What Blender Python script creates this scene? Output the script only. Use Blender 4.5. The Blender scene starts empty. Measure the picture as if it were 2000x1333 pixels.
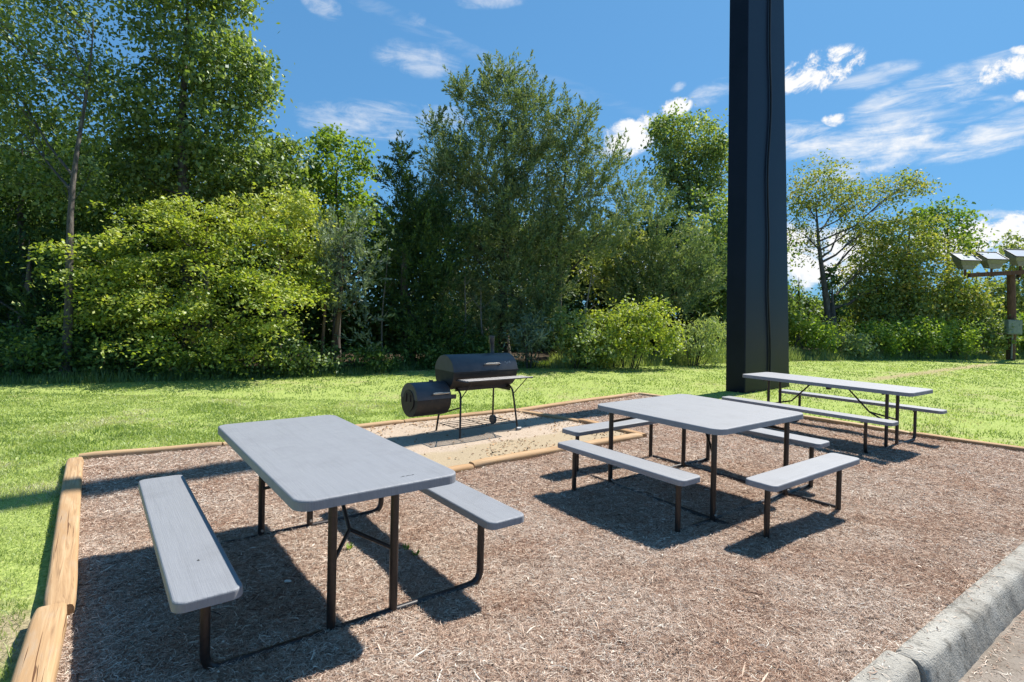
import bpy, math, random
import numpy as np
from mathutils import Matrix, Vector

rng = np.random.default_rng(7)
random.seed(7)
R = math.radians

# ------------------------------------------------------------------ camera
F, V0, CAMH, U0 = 1098.82, 623.47, 1.5531, 1010.0
CR = np.array([0.999660924, 0.000273229996, 0.0260377273])
CF = np.array([0.0, 0.999944947, -0.0104930416])
CU = np.array([-0.0260391608, 0.0104894836, 0.999605889])
scene = bpy.context.scene
cam_data = bpy.data.cameras.new('camera')
cam = bpy.data.objects.new('camera', cam_data)
scene.collection.objects.link(cam)
cam.matrix_world = Matrix(((CR[0], CU[0], -CF[0], 0), (CR[1], CU[1], -CF[1], 0), (CR[2], CU[2], -CF[2], CAMH), (0, 0, 0, 1)))
cam_data.sensor_width = 36.0
cam_data.lens = 36.0 * F / 2000.0
cam_data.shift_x = -(U0 - 1000.0) / 2000.0
cam_data.shift_y = (V0 - 666.5) / 2000.0
cam_data.clip_start = 0.05
cam_data.clip_end = 2000.0
scene.camera = cam

SUN_AZ, SUN_EL = 43.0, 54.0        # azimuth from +X towards +Y
sd = np.array([math.cos(R(SUN_EL)) * math.cos(R(SUN_AZ)), math.cos(R(SUN_EL)) * math.sin(R(SUN_AZ)), math.sin(R(SUN_EL))])
sun_data = bpy.data.lights.new('sun', 'SUN')
sun_data.energy = 4.6
sun_data.angle = R(0.53)
sun_data.color = (1.0, 0.945, 0.87)
sun = bpy.data.objects.new('sun', sun_data)
scene.collection.objects.link(sun)
sun.rotation_euler = Vector(sd).to_track_quat('Z', 'Y').to_euler()
sun.location = (20, 20, 40)

scene.view_settings.view_transform = 'Standard'
scene.view_settings.look = 'None'
scene.view_settings.exposure = 0.98
scene.view_settings.gamma = 1.0
scene.view_settings.use_curve_mapping = False
cy = scene.cycles
cy.max_bounces = 6; cy.diffuse_bounces = 3; cy.glossy_bounces = 3; cy.transmission_bounces = 4; cy.transparent_max_bounces = 4
cy.caustics_reflective = False; cy.caustics_refractive = False
cy.sample_clamp_indirect = 6.0


def ray(u, v):
    return CR * ((u - U0) / F) + CF + CU * ((V0 - v) / F)


def at(u, v, Y):
    d = ray(u, v)
    return np.array([0, 0, CAMH]) + d * (Y / d[1])


def gp(u, v, z=0.0):
    d = ray(u, v)
    return np.array([0, 0, CAMH]) + d * ((z - CAMH) / d[2])


# ------------------------------------------------------------------ world
world = bpy.data.worlds.new('World')
scene.world = world
world.use_nodes = True
wt = world.node_tree
for n in list(wt.nodes):
    wt.nodes.remove(n)


class NT:
    def __init__(s, t):
        s.t = t

    def n(s, kind, **kw):
        nd = s.t.nodes.new(kind)
        for k, v in kw.items():
            if k.startswith('i_'):
                nd.inputs[k[2:].replace('_', ' ')].default_value = v
            elif k == 'inp':
                for a, b in v.items():
                    if hasattr(b, 'links') or isinstance(b, bpy.types.NodeSocket):
                        s.t.links.new(b, nd.inputs[a])
                    else:
                        nd.inputs[a].default_value = b
            else:
                setattr(nd, k, v)
        return nd

    def math(s, op, a, b=0.0, c=None, clamp=False):
        d = {0: a, 1: b}
        if c is not None:
            d[2] = c
        return s.n('ShaderNodeMath', operation=op, use_clamp=clamp, inp=d).outputs[0]

    def vmath(s, op, a, b=None):
        d = {0: a}
        if b is not None:
            d[1] = b
        nd = s.n('ShaderNodeVectorMath', operation=op, inp=d)
        return nd.outputs['Value'] if op in ('DOT_PRODUCT', 'LENGTH') else nd.outputs['Vector']

    def noise(s, vec, scale, detail=4.0, rough=0.55, dist=0.0):
        return s.n('ShaderNodeTexNoise', inp={'Vector': vec, 'Scale': scale, 'Detail': detail, 'Roughness': rough, 'Distortion': dist}).outputs['Fac']

    def ramp(s, fac, stops, mode='LINEAR'):
        nd = s.n('ShaderNodeValToRGB')
        cr = nd.color_ramp
        cr.interpolation = mode
        while len(cr.elements) < len(stops):
            cr.elements.new(0.5)
        for e, (p, c) in zip(cr.elements, stops):
            e.position = p
            e.color = (*c, 1) if len(c) == 3 else c
        s.t.links.new(fac, nd.inputs[0])
        return nd.outputs[0]

    def mix(s, fac, a, b, blend='MIX'):
        nd = s.n('ShaderNodeMix', data_type='RGBA', blend_type=blend)
        for k, v in ((0, fac), (6, a), (7, b)):
            if isinstance(v, bpy.types.NodeSocket):
                s.t.links.new(v, nd.inputs[k])
            else:
                nd.inputs[k].default_value = (*v, 1) if (isinstance(v, tuple) and len(v) == 3) else v
        return nd.outputs[2]

    def smooth(s, x, a, b):
        nd = s.n('ShaderNodeMapRange', interpolation_type='SMOOTHSTEP', inp={0: x, 1: a, 2: b, 3: 0.0, 4: 1.0})
        return nd.outputs[0]


W = NT(wt)
sky = W.n('ShaderNodeTexSky', sky_type='NISHITA', sun_disc=False, sun_elevation=R(SUN_EL), sun_rotation=R(90 - SUN_AZ), altitude=100.0, air_density=1.0, dust_density=0.7, ozone_density=2.5)
skycol = W.mix(1.0, sky.outputs[0], (0.50, 0.82, 0.91), 'MULTIPLY')
skycol = W.mix(1.0, W.n('ShaderNodeGamma', inp={'Color': skycol, 'Gamma': 0.42}).outputs[0], (0.93, 1.74, 2.66), 'MULTIPLY')
gen = W.vmath('NORMALIZE', W.n('ShaderNodeTexCoord').outputs['Generated'])
nzc = W.noise(gen, 19.0, 10.0, 0.68, 0.5)
nzs = W.n('ShaderNodeMapping', inp={'Vector': gen})
nzs.inputs['Rotation'].default_value = (0, R(-14), 0)
nzs.inputs['Scale'].default_value = (5, 5, 22)
nzf = W.noise(nzs.outputs[0], 2.2, 7.0, 0.62, 0.6)
clouds = [  # picture-sky direction (u, v), half sizes, tilt, density, wispiness
    (1598, 140, 74, 36, -17, 1.6, 0.1), (1318, 208, 30, 17, -10, 1.3, 0.1), (1262, 236, 28, 12, -30, 1.2, 0.2),
    (1228, 268, 74, 34, -22, 1.35, 0.3), (818, 115, 80, 32, 8, 0.55, 0.6), (628, 8, 38, 22, 30, 0.7, 0.5), (811, 42, 22, 20, 40, 0.55, 0.5),
    (740, 235, 160, 34, 3, 0.62, 0.7), (850, 235, 60, 30, 0, 0.5, 0.7), (1700, 288, 130, 52, -16, 1.15, 0.6), (1570, 280, 90, 36, 5, 0.95, 0.7), (1975, 136, 60, 24, -12, 1.5, 0.2),
    (1860, 165, 170, 34, -17, 0.95, 0.8), (1700, 152, 75, 20, -15, 0.55, 0.9), (1960, 260, 130, 34, -17, 1.05, 0.7), (1634, 234, 24, 13, 5, 1.2, 0.2), (1740, 225, 80, 26, -10, 0.6, 0.8),
    (1830, 235, 110, 22, -15, 0.6, 0.9), (1950, 462, 130, 46, -6, 1.7, 0.15), (1945, 425, 52, 13, 0, 0.9, 0.4), (1560, 500, 150, 60, 0, 1.2, 0.3), (1390, 182, 46, 20, -20, 0.6, 0.7), (1325, 170, 16, 9, -30, 0.9, 0.4),
    (860, 75, 240, 16, 25, 0.16, 0.9), (1140, 180, 220, 12, 20, 0.10, 0.9), (950, 2, 70, 14, 0, 0.55, 0.5), (1997, 98, 20, 9, 0, 1.2, 0.3), (2000, 188, 22, 12, 0, 1.1, 0.3),
    (1160, 520, 200, 60, 0, 0.9, 0.3), (300, 420, 200, 90, 0, 0.7, 0.4), (2500, 300, 300, 80, -10, 1.2, 0.5), (-500, 200, 300, 60, 10, 0.8, 0.7), (2600, -300, 260, 90, 10, 1.0, 0.6)]
acc = None
for (cu, cv, ru, rv, tilt, dens, wisp) in clouds:
    c = ray(cu, cv); L = np.linalg.norm(c); c = c / L
    ex = CR * math.cos(R(-tilt)) + CU * math.sin(R(-tilt)); ex = ex - c * ex.dot(c); ex /= np.linalg.norm(ex)
    ey = np.cross(c, ex)
    k = F * L
    q = W.vmath('SUBTRACT', gen, tuple(c))
    a = W.vmath('DOT_PRODUCT', q, tuple(ex * k / (ru * 1.25)))
    b = W.vmath('DOT_PRODUCT', q, tuple(ey * k / (rv * 1.25)))
    d2 = W.math('ADD', W.math('MULTIPLY', a, a), W.math('MULTIPLY', b, b))
    m = W.math('SUBTRACT', 1.0, d2, clamp=True)
    nn = W.math('ADD', W.math('MULTIPLY', nzc, 1 - wisp), W.math('MULTIPLY', nzf, wisp))
    hard = wisp < 0.35
    dd = W.math('ADD', W.math('MULTIPLY', m, 0.85 if hard else 0.7), W.math('MULTIPLY', W.math('SUBTRACT', nn, 0.51), 4.6 if hard else 4.0))
    f = W.smooth(dd, 0.05 if hard else -0.05, 0.95 if hard else 1.45)
    f = W.math('MULTIPLY', W.math('MULTIPLY', f, W.smooth(m, 0.0, 0.45)), dens)
    acc = f if acc is None else W.math('MAXIMUM', acc, f)
fac = W.math('MINIMUM', acc, 0.97)
bg1 = W.n('ShaderNodeBackground', inp={'Color': skycol, 'Strength': 0.072})
bg2 = W.n('ShaderNodeBackground', inp={'Color': (1.0, 1.0, 1.0, 1), 'Strength': 0.52})
ms = W.n('ShaderNodeMixShader', inp={0: fac, 1: bg1.outputs[0], 2: bg2.outputs[0]})
W.n('ShaderNodeOutputWorld', inp={0: ms.outputs[0]})

# ------------------------------------------------------------------ object helpers
COL = scene.collection


def link(o, parent=None):
    COL.objects.link(o)
    if parent is not None:
        o.parent = parent
    return o


def tag(o, label=None, cat=None, group=None, kind=None):
    if label: o['label'] = label
    if cat: o['category'] = cat
    if group: o['group'] = group
    if kind: o['kind'] = kind
    return o


def empty(name, loc=(0, 0, 0), rz=0.0):
    o = bpy.data.objects.new(name, None)
    o.location = loc
    o.rotation_euler = (0, 0, rz)
    o.empty_display_size = 0.2
    return link(o)


def np_mesh(name, verts, faces, mat, parent=None, tint=None, smooth=False):
    """verts (N,3), faces (M,k) with constant k"""
    me = bpy.data.meshes.new(name)
    verts = np.asarray(verts, np.float32); faces = np.asarray(faces, np.int32)
    me.vertices.add(len(verts)); me.vertices.foreach_set('co', verts.ravel())
    k = faces.shape[1]
    me.loops.add(faces.size); me.loops.foreach_set('vertex_index', faces.ravel())
    me.polygons.add(len(faces)); me.polygons.foreach_set('loop_start', np.arange(0, faces.size, k, dtype=np.int32))
    if smooth:
        me.polygons.foreach_set('use_smooth', np.ones(len(faces), bool))
    if tint is not None:
        at_ = me.attributes.new('tint', 'FLOAT', 'FACE')
        at_.data.foreach_set('value', np.asarray(tint, np.float32))
    me.update(calc_edges=True)
    me.materials.append(mat)
    o = bpy.data.objects.new(name, me)
    return link(o, parent)


class MB:
    """collects shapes into one mesh"""
    def __init__(s):
        s.v = []; s.f = []; s.sm = []

    def add(s, vs, fs, smooth=False):
        b = len(s.v)
        s.v += [tuple(map(float, p)) for p in vs]
        s.f += [tuple(i + b for i in f) for f in fs]
        s.sm += [smooth] * len(fs)

    def box(s, c, d, rz=0.0, M=None):
        pts = []
        for z in (-1, 1):
            for (x, y) in ((-1, -1), (1, -1), (1, 1), (-1, 1)):
                px, py = x * d[0] / 2, y * d[1] / 2
                pts.append((c[0] + px * math.cos(rz) - py * math.sin(rz), c[1] + px * math.sin(rz) + py * math.cos(rz), c[2] + z * d[2] / 2))
        if M is not None:
            pts = [tuple(M @ Vector(p)) for p in pts]
        s.add(pts, [(3, 2, 1, 0), (4, 5, 6, 7), (0, 1, 5, 4), (1, 2, 6, 5), (2, 3, 7, 6), (3, 0, 4, 7)])

    def tube(s, pts, r, n=10, caps=True):
        pts = [Vector(p) for p in pts]
        rs = r if isinstance(r, (list, tuple)) else [r] * len(pts)
        rings = []
        t0 = (pts[1] - pts[0]).normalized()
        ref = Vector((0, 0, 1)) if abs(t0.z) < 0.9 else Vector((1, 0, 0))
        nx = t0.cross(ref).normalized()
        for i, p in enumerate(pts):
            if i == 0: t = t0
            elif i == len(pts) - 1: t = (pts[i] - pts[i - 1]).normalized()
            else: t = ((pts[i] - pts[i - 1]).normalized() + (pts[i + 1] - pts[i]).normalized()).normalized()
            nx = (nx - t * nx.dot(t)).normalized()
            ny = t.cross(nx)
            rings.append([p + (nx * math.cos(2 * math.pi * k / n) + ny * math.sin(2 * math.pi * k / n)) * rs[i] for k in range(n)])
        vs = [q for rg in rings for q in rg]
        fs = []
        for i in range(len(pts) - 1):
            for k in range(n):
                a, b = i * n + k, i * n + (k + 1) % n
                fs.append((a, b, b + n, a + n))
        s.add(vs, fs, True)
        if caps:
            s.add([q for q in rings[0]] , [tuple(range(n - 1, -1, -1))])
            s.add([q for q in rings[-1]], [tuple(range(n))])

    def build(s, name, mat, parent=None):
        me = bpy.data.meshes.new(name)
        me.from_pydata(s.v, [], s.f)
        me.polygons.foreach_set('use_smooth', s.sm)
        me.materials.append(mat)
        me.update()
        return link(bpy.data.objects.new(name, me), parent)


def fillet(pts, r, n=5):
    pts = [Vector(p) for p in pts]
    out = [pts[0]]
    for i in range(1, len(pts) - 1):
        a = (pts[i - 1] - pts[i]); b = (pts[i + 1] - pts[i])
        rr = min(r, a.length * .49, b.length * .49)
        p0 = pts[i] + a.normalized() * rr; p1 = pts[i] + b.normalized() * rr
        for k in range(n + 1):
            t = k / n
            out.append(p0 * (1 - t) ** 2 + pts[i] * 2 * t * (1 - t) + p1 * t * t)
    out.append(pts[-1])
    return out


def vnoise(x, y, seed=0):
    """smooth value noise on arrays"""
    r = np.random.default_rng(seed).random((64, 64))
    xi = np.floor(x).astype(int); yi = np.floor(y).astype(int)
    fx = x - xi; fy = y - yi
    fx = fx * fx * (3 - 2 * fx); fy = fy * fy * (3 - 2 * fy)
    g = lambda a, b: r[a % 64, b % 64]
    return (g(xi, yi) * (1 - fx) + g(xi + 1, yi) * fx) * (1 - fy) + (g(xi, yi + 1) * (1 - fx) + g(xi + 1, yi + 1) * fx) * fy


# ------------------------------------------------------------------ materials
def mat(name):
    m = bpy.data.materials.new(name)
    m.use_nodes = True
    for n in list(m.node_tree.nodes):
        m.node_tree.nodes.remove(n)
    return m, NT(m.node_tree)


def principled(T, color, rough=0.6, metal=0.0, bump=None, bstr=0.3, bdist=0.01, spec=0.5, coat=0.0):
    p = T.n('ShaderNodeBsdfPrincipled')
    for k, v in (('Base Color', color), ('Roughness', rough), ('Metallic', metal), ('Specular IOR Level', spec), ('Coat Weight', coat)):
        if isinstance(v, bpy.types.NodeSocket):
            T.t.links.new(v, p.inputs[k])
        else:
            p.inputs[k].default_value = (*v, 1) if (isinstance(v, tuple) and len(v) == 3) else v
    if bump is not None:
        b = T.n('ShaderNodeBump', inp={'Height': bump, 'Strength': bstr, 'Distance': bdist})
        T.t.links.new(b.outputs[0], p.inputs['Normal'])
    T.n('ShaderNodeOutputMaterial', inp={0: p.outputs[0]})
    return p


def obj_co(T):
    return T.n('ShaderNodeTexCoord').outputs['Object']


def pos(T):
    return T.n('ShaderNodeNewGeometry').outputs['Position']


def scl(T, v, s, rot=(0, 0, 0)):
    m = T.n('ShaderNodeMapping', inp={'Vector': v})
    m.inputs['Scale'].default_value = s
    m.inputs['Rotation'].default_value = rot
    return m.outputs[0]


def leaf_mat(name, cols, trans=0.4, gloss=0.08, tmul=(1.25, 1.25, 0.55)):
    m, T = mat(name)
    t = T.n('ShaderNodeAttribute', attribute_name='tint').outputs['Fac']
    n = len(cols)
    c = T.ramp(t, [(i / (n - 1), q) for i, q in enumerate(cols)])
    d = T.n('ShaderNodeBsdfDiffuse', inp={'Color': c})
    tc = T.mix(1.0, c, tmul, 'MULTIPLY')
    tr = T.n('ShaderNodeBsdfTranslucent', inp={'Color': tc})
    g = T.n('ShaderNodeBsdfGlossy', inp={'Color': (0.9, 0.95, 1, 1), 'Roughness': 0.55})
    a = T.n('ShaderNodeMixShader', inp={0: trans, 1: d.outputs[0], 2: tr.outputs[0]})
    b = T.n('ShaderNodeMixShader', inp={0: gloss, 1: a.outputs[0], 2: g.outputs[0]})
    T.n('ShaderNodeOutputMaterial', inp={0: b.outputs[0]})
    return m


M = {}
M['leaf_mid'] = leaf_mat('leaf_mid_green', [(.065, .115, .030), (.135, .21, .045), (.23, .315, .075), (.38, .44, .17)], trans=.42, gloss=.05)
M['leaf_dark'] = leaf_mat('leaf_dark_green', [(0.043, 0.088, 0.023), (0.098, 0.166, 0.039), (0.176, 0.254, 0.069)], trans=.32, gloss=.02)
M['leaf_yellow'] = leaf_mat('leaf_yellow_green', [(.13, .20, .030), (.26, .34, .045), (.39, .44, .07), (.52, .53, .11)], trans=.42, gloss=.04, tmul=(1.15, 1.2, .6))
M['leaf_bright'] = leaf_mat('leaf_bright_green', [(0.103, 0.196, 0.029), (0.218, 0.322, 0.046), (0.345, 0.437, 0.081)], trans=.45, gloss=.03)
M['leaf_fall'] = leaf_mat('leaf_turning', [(.11, .17, .03), (.22, .29, .06), (.38, .38, .09), (.46, .34, .09)], trans=.42, gloss=.04)
M['leaf_olive'] = leaf_mat('leaf_olive', [(0.132, 0.180, 0.048), (0.240, 0.300, 0.084), (0.384, 0.408, 0.144)], trans=.42, gloss=.03)
M['cedar'] = leaf_mat('cedar_green', [(0.070, 0.121, 0.058), (0.139, 0.211, 0.092), (0.233, 0.300, 0.136), (0.342, 0.373, 0.182)], trans=.28, gloss=.03)
M['cedar_dark'] = leaf_mat('cedar_dark_green', [(0.024, 0.054, 0.018), (0.054, 0.105, 0.031), (0.110, 0.169, 0.056)], trans=.22, gloss=.02)
M['cedar_grey'] = leaf_mat('cedar_grey_green', [(0.104, 0.152, 0.101), (0.185, 0.242, 0.164), (0.277, 0.339, 0.240)], trans=.28, gloss=.03)
M['weed_pale'] = leaf_mat('weed_pale_green', [(0.154, 0.231, 0.077), (0.286, 0.363, 0.154), (0.440, 0.484, 0.242)], trans=.45, gloss=.03)
M['grass'] = leaf_mat('grass_blade', [(0.120, 0.194, 0.045), (0.230, 0.320, 0.075), (0.340, 0.427, 0.120), (0.442, 0.485, 0.210), (0.515, 0.485, 0.320)], trans=.40, gloss=.03, tmul=(1.1, 1.15, .6))
M['straw'] = None

m, T = mat('bark')
p_ = obj_co(T)
nb = T.noise(scl(T, p_, (14, 14, 2.5)), 1.5, 6, .6)
principled(T, T.ramp(nb, [(.3, (.035, .028, .022)), (.55, (.10, .085, .07)), (.75, (.20, .18, .155))]), .9, bump=nb, bstr=.6, bdist=.03)
M['bark'] = m
m, T = mat('bark_pale')
nb = T.noise(scl(T, obj_co(T), (14, 14, 3)), 1.5, 6, .6)
principled(T, T.ramp(nb, [(.3, (.10, .085, .07)), (.6, (.26, .23, .20)), (.8, (.38, .35, .31))]), .9, bump=nb, bstr=.6, bdist=.03)
M['bark_pale'] = m
m, T = mat('bark_red')
nb = T.noise(scl(T, obj_co(T), (16, 16, 2)), 1.5, 6, .6)
principled(T, T.ramp(nb, [(.3, (.07, .04, .025)), (.6, (.17, .105, .07)), (.8, (.28, .20, .15))]), .9, bump=nb, bstr=.6, bdist=.03)
M['bark_red'] = m

# lawn soil / short turf under the blades
m, T = mat('lawn_turf')
p_ = pos(T)
n1 = T.noise(p_, .55, 5, .6); n2 = T.noise(p_, 38, 4, .7); n3 = T.noise(p_, 5.0, 4, .6)
base = T.ramp(n2, [(.30, (.12, .17, .045)), (.47, (.25, .32, .08)), (.62, (.35, .41, .12)), (.78, (.47, .46, .22))])
dry = T.ramp(n2, [(.3, (.16, .16, .06)), (.6, (.36, .35, .16)), (.8, (.50, .46, .28))])
c = T.mix(T.smooth(T.math('ADD', T.math('MULTIPLY', n1, .6), T.math('MULTIPLY', n3, .4)), .50, .66), base, dry)
# worn strip of earth crossing the far right lawn
sx = T.n('ShaderNodeSeparateXYZ', inp={0: p_})
dline = T.math('ABSOLUTE', T.math('SUBTRACT', T.math('SUBTRACT', sx.outputs[1], T.math('MULTIPLY', sx.outputs[0], .781)), 7.75))
wob = T.math('ADD', dline, T.math('MULTIPLY', T.math('SUBTRACT', n3, .5), 1.1))
worn = T.math('MULTIPLY', T.math('MULTIPLY', T.math('SUBTRACT', 1.0, T.smooth(wob, .10, .45)), T.smooth(sx.outputs[0], 8.6, 10.5)), T.math('SUBTRACT', 1.0, T.smooth(sx.outputs[0], 18.5, 21)))
c = T.mix(T.math('MULTIPLY', worn, .8), c, T.ramp(n2, [(.3, (.20, .15, .08)), (.7, (.42, .33, .20))]))
dd1 = T.vmath('LENGTH', T.vmath('MULTIPLY', T.vmath('SUBTRACT', p_, (-2.42, 2.42, 0)), (1.0, .75, 0)))
c = T.mix(T.math('MULTIPLY', T.math('SUBTRACT', 1.0, T.smooth(T.math('ADD', dd1, T.math('MULTIPLY', T.math('SUBTRACT', n3, .5), .6)), .18, .50)), .8), c, T.ramp(n2, [(.3, (.17, .12, .08)), (.7, (.42, .33, .24))]))
# leaf litter in the woods
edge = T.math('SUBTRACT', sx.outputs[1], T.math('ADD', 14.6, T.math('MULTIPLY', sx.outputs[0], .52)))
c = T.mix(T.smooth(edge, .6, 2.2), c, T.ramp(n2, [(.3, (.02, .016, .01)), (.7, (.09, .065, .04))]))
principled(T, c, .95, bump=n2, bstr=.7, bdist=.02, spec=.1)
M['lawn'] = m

# shredded bark base
m, T = mat('shredded_bark')
p_ = pos(T)
f1 = T.noise(scl(T, p_, (28, 190, 60), (0, 0, R(38))), 1.0, 4, .6, .8)
f2 = T.noise(scl(T, p_, (200, 30, 60), (0, 0, R(12))), 1.0, 4, .6, .8)
f3 = T.noise(p_, 2.1, 5, .6); f5 = T.noise(p_, 5.5, 6, .7)
f4 = T.noise(p_, 95, 3, .7)
ff = T.math('MAXIMUM', f1, f2)
c = T.ramp(ff, [(.38, (0.055, 0.032, 0.023)), (.50, (0.266, 0.178, 0.127)), (.60, (0.443, 0.323, 0.245)), (.72, (0.643, 0.517, 0.410))])
c2 = T.ramp(ff, [(.38, (0.055, 0.023, 0.014)), (.52, (0.233, 0.124, 0.076)), (.62, (0.377, 0.226, 0.153)), (.74, (0.554, 0.399, 0.277))])
c = T.mix(T.math('MULTIPLY', T.smooth(f3, .44, .62), .8), c, c2)
c = T.mix(T.math('MULTIPLY', T.smooth(f5, .54, .68), .55), c, (.13, .085, .06))
principled(T, c, .92, bump=T.math('ADD', ff, T.math('MULTIPLY', f4, .5)), bstr=1.0, bdist=.012, spec=.15)
M['mulch'] = m
m, T = mat('bark_shreds')
t = T.n('ShaderNodeAttribute', attribute_name='tint').outputs['Fac']
patch = T.math('MULTIPLY', T.smooth(T.noise(pos(T), 1.3, 4, .6), .42, .64), .75)
ca = T.ramp(t, [(0, (0.066, 0.039, 0.027)), (.15, (0.222, 0.142, 0.101)), (.40, (0.421, 0.302, 0.229)), (.65, (0.554, 0.435, 0.346)), (.85, (0.688, 0.581, 0.479)), (1, (0.785, 0.769, 0.670))])
cb = T.ramp(t, [(0, (0.055, 0.023, 0.015)), (.2, (0.188, 0.095, 0.059)), (.5, (0.366, 0.219, 0.149)), (.8, (0.510, 0.362, 0.255)), (1, (0.710, 0.593, 0.468))])
principled(T, T.mix(patch, ca, cb), .85, spec=.2)
M['straw'] = m

m, T = mat('treated_pine')
p_ = obj_co(T)
g1 = T.noise(scl(T, p_, (1.2, 26, 26)), 1.5, 5, .6, 1.2)
g2 = T.noise(scl(T, p_, (.8, 4, 4)), 2.0, 3, .5)
ck = T.noise(scl(T, p_, (1.3, 75, 3)), 1.0, 2, .5, .5)
c = T.ramp(g1, [(.32, (0.194, 0.106, 0.048)), (.47, (0.369, 0.221, 0.109)), (.56, (0.427, 0.275, 0.146)), (.68, (0.485, 0.341, 0.202))])
c = T.mix(T.smooth(g2, .45, .65), c, (0.349, 0.204, 0.096))
oi = T.n('ShaderNodeObjectInfo').outputs['Random']
c = T.mix(T.math('MULTIPLY', oi, .5), c, (0.456, 0.345, 0.209))
gw = T.noise(scl(T, p_, (1.5, 9, 9)), 2.3, 5, .65)
c = T.mix(T.math('MULTIPLY', T.smooth(gw, .50, .70), .45), c, (0.349, 0.283, 0.209))
crack = T.smooth(ck, .685, .70)
c = T.mix(crack, c, (0.116, 0.054, 0.025))
principled(T, c, .75, bump=T.math('SUBTRACT', g1, T.math('MULTIPLY', crack, 2.0)), bstr=.5, bdist=.006, spec=.25)
M['pine'] = m

def resin(name, base):
    m, T = mat(name)
    p_ = obj_co(T)
    g1 = T.noise(scl(T, p_, (230, 5, 20)), 1.0, 5, .65, .5)
    g2 = T.noise(scl(T, p_, (60, 260, 20)), 1.0, 2, .5)
    g3 = T.noise(p_, 3.0, 5, .65)
    g4 = T.noise(p_, 28, 4, .6)
    c = T.mix(T.math('MULTIPLY', T.smooth(g1, .35, .7), .34), base, tuple(min(1, x * 1.3) for x in base))
    c = T.mix(T.math('MULTIPLY', T.smooth(g3, .45, .75), .42), c, tuple(x * .70 for x in base))
    g5 = T.noise(scl(T, p_, (40, 1.4, 9)), 1.0, 4, .6, .2)
    c = T.mix(T.math('MULTIPLY', T.smooth(g5, .50, .72), .30), c, tuple(x * .74 for x in base))
    c = T.mix(T.math('MULTIPLY', T.smooth(g4, .62, .8), .25), c, tuple(min(1, x * 1.3) for x in base))
    principled(T, c, T.math('ADD', .40, T.math('MULTIPLY', g3, .25)), bump=T.math('ADD', g1, T.math('MULTIPLY', g2, .6)), bstr=.5, bdist=.003, spec=.4)
    return m


M['resin_x'] = resin('grey_moulded_resin', (.212, .223, .243))
M['resin_light'] = resin('pale_grey_moulded_resin', (.238, .244, .257))
m, T = mat('brown_powder_coat')
n_ = T.noise(obj_co(T), 60, 3, .6)
principled(T, T.ramp(n_, [(.3, (.012, .009, .008)), (.7, (.028, .020, .017))]), .36, bump=n_, bstr=.05, bdist=.001)
M['steel_brown'] = m
m, T = mat('zinc_bolt')
principled(T, (.6, .6, .58), .35, .9)
M['zinc'] = m

m, T = mat('smoker_enamel')
p_ = obj_co(T)
n_ = T.noise(p_, 9, 6, .65); n2 = T.noise(p_, 60, 4, .6)
c = T.ramp(n_, [(.35, (.048, .048, .054)), (.62, (.066, .066, .073)), (.78, (.11, .10, .098))])
principled(T, c, T.math('ADD', .38, T.math('MULTIPLY', n_, .2)), bump=n2, bstr=.06, bdist=.002, spec=.6)
M['black'] = m
m, T = mat('blued_flue_steel')
principled(T, (.055, .07, .085), .4, .3)
M['flue'] = m
m, T = mat('rusty_smoker_steel')
n_ = T.noise(obj_co(T), 14, 6, .65)
principled(T, T.ramp(n_, [(.35, (.012, .011, .011)), (.6, (.028, .022, .018)), (.8, (.09, .055, .035))]), .6, bump=n_, bstr=.2, bdist=.003)
M['rust'] = m
m, T = mat('worn_ash_handle')
n_ = T.noise(scl(T, obj_co(T), (6, 60, 60)), 1.5, 4, .6)
principled(T, T.ramp(n_, [(.3, (.30, .24, .17)), (.7, (.62, .55, .45))]), .6)
M['handle'] = m
m, T = mat('pale_emblem')
principled(T, (.5, .52, .55), .4, .3)
M['emblem'] = m

m, T = mat('navy_steel_paint')
p_ = obj_co(T)
n_ = T.noise(p_, 1.3, 5, .6); n2 = T.noise(scl(T, p_, (60, 60, 12)), 1.5, 3, .6)
c = T.ramp(n_, [(.3, (.0045, .0075, .017)), (.7, (.008, .0125, .027))])
principled(T, c, T.math('ADD', .24, T.math('MULTIPLY', n_, .2)), bump=T.math('ADD', n2, T.math('MULTIPLY', n_, 3)), bstr=.10, bdist=.006, spec=.16)
M['navy'] = m
m, T = mat('black_cable')
principled(T, (.004, .004, .006), .5)
M['cable'] = m

m, T = mat('concrete_kerb')
p_ = pos(T)
a_ = T.noise(p_, 3.5, 6, .65); b_ = T.noise(p_, 90, 4, .7); e_ = T.noise(p_, 11, 6, .7)
c = T.ramp(a_, [(.3, (.26, .24, .205)), (.5, (.38, .36, .315)), (.7, (.47, .45, .40))])
c = T.mix(T.math('MULTIPLY', T.smooth(b_, .5, .72), .5), c, (.14, .13, .115))
c = T.mix(T.math('MULTIPLY', T.smooth(e_, .50, .68), .75), c, (.13, .12, .10))
principled(T, c, .9, bump=T.math('ADD', b_, T.math('MULTIPLY', e_, 1.5)), bstr=.9, bdist=.012, spec=.15)
M['kerb'] = m
m, T = mat('gritty_asphalt')
a_ = T.noise(p_ if False else pos(T), 2.5, 6, .65); b_ = T.noise(pos(T), 130, 3, .75)
c = T.ramp(a_, [(.3, (.17, .14, .11)), (.6, (.26, .225, .19)), (.8, (.32, .305, .28))])
c = T.mix(T.smooth(b_, .5, .7), c, (.14, .115, .09))
principled(T, c, .92, bump=b_, bstr=.6, bdist=.006, spec=.15)
M['road'] = m
m, T = mat('sandy_pad')
p_ = pos(T)
a_ = T.noise(p_, 2.2, 6, .65); b_ = T.noise(p_, 70, 4, .75)
sx = T.n('ShaderNodeSeparateXYZ', inp={0: p_})
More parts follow.
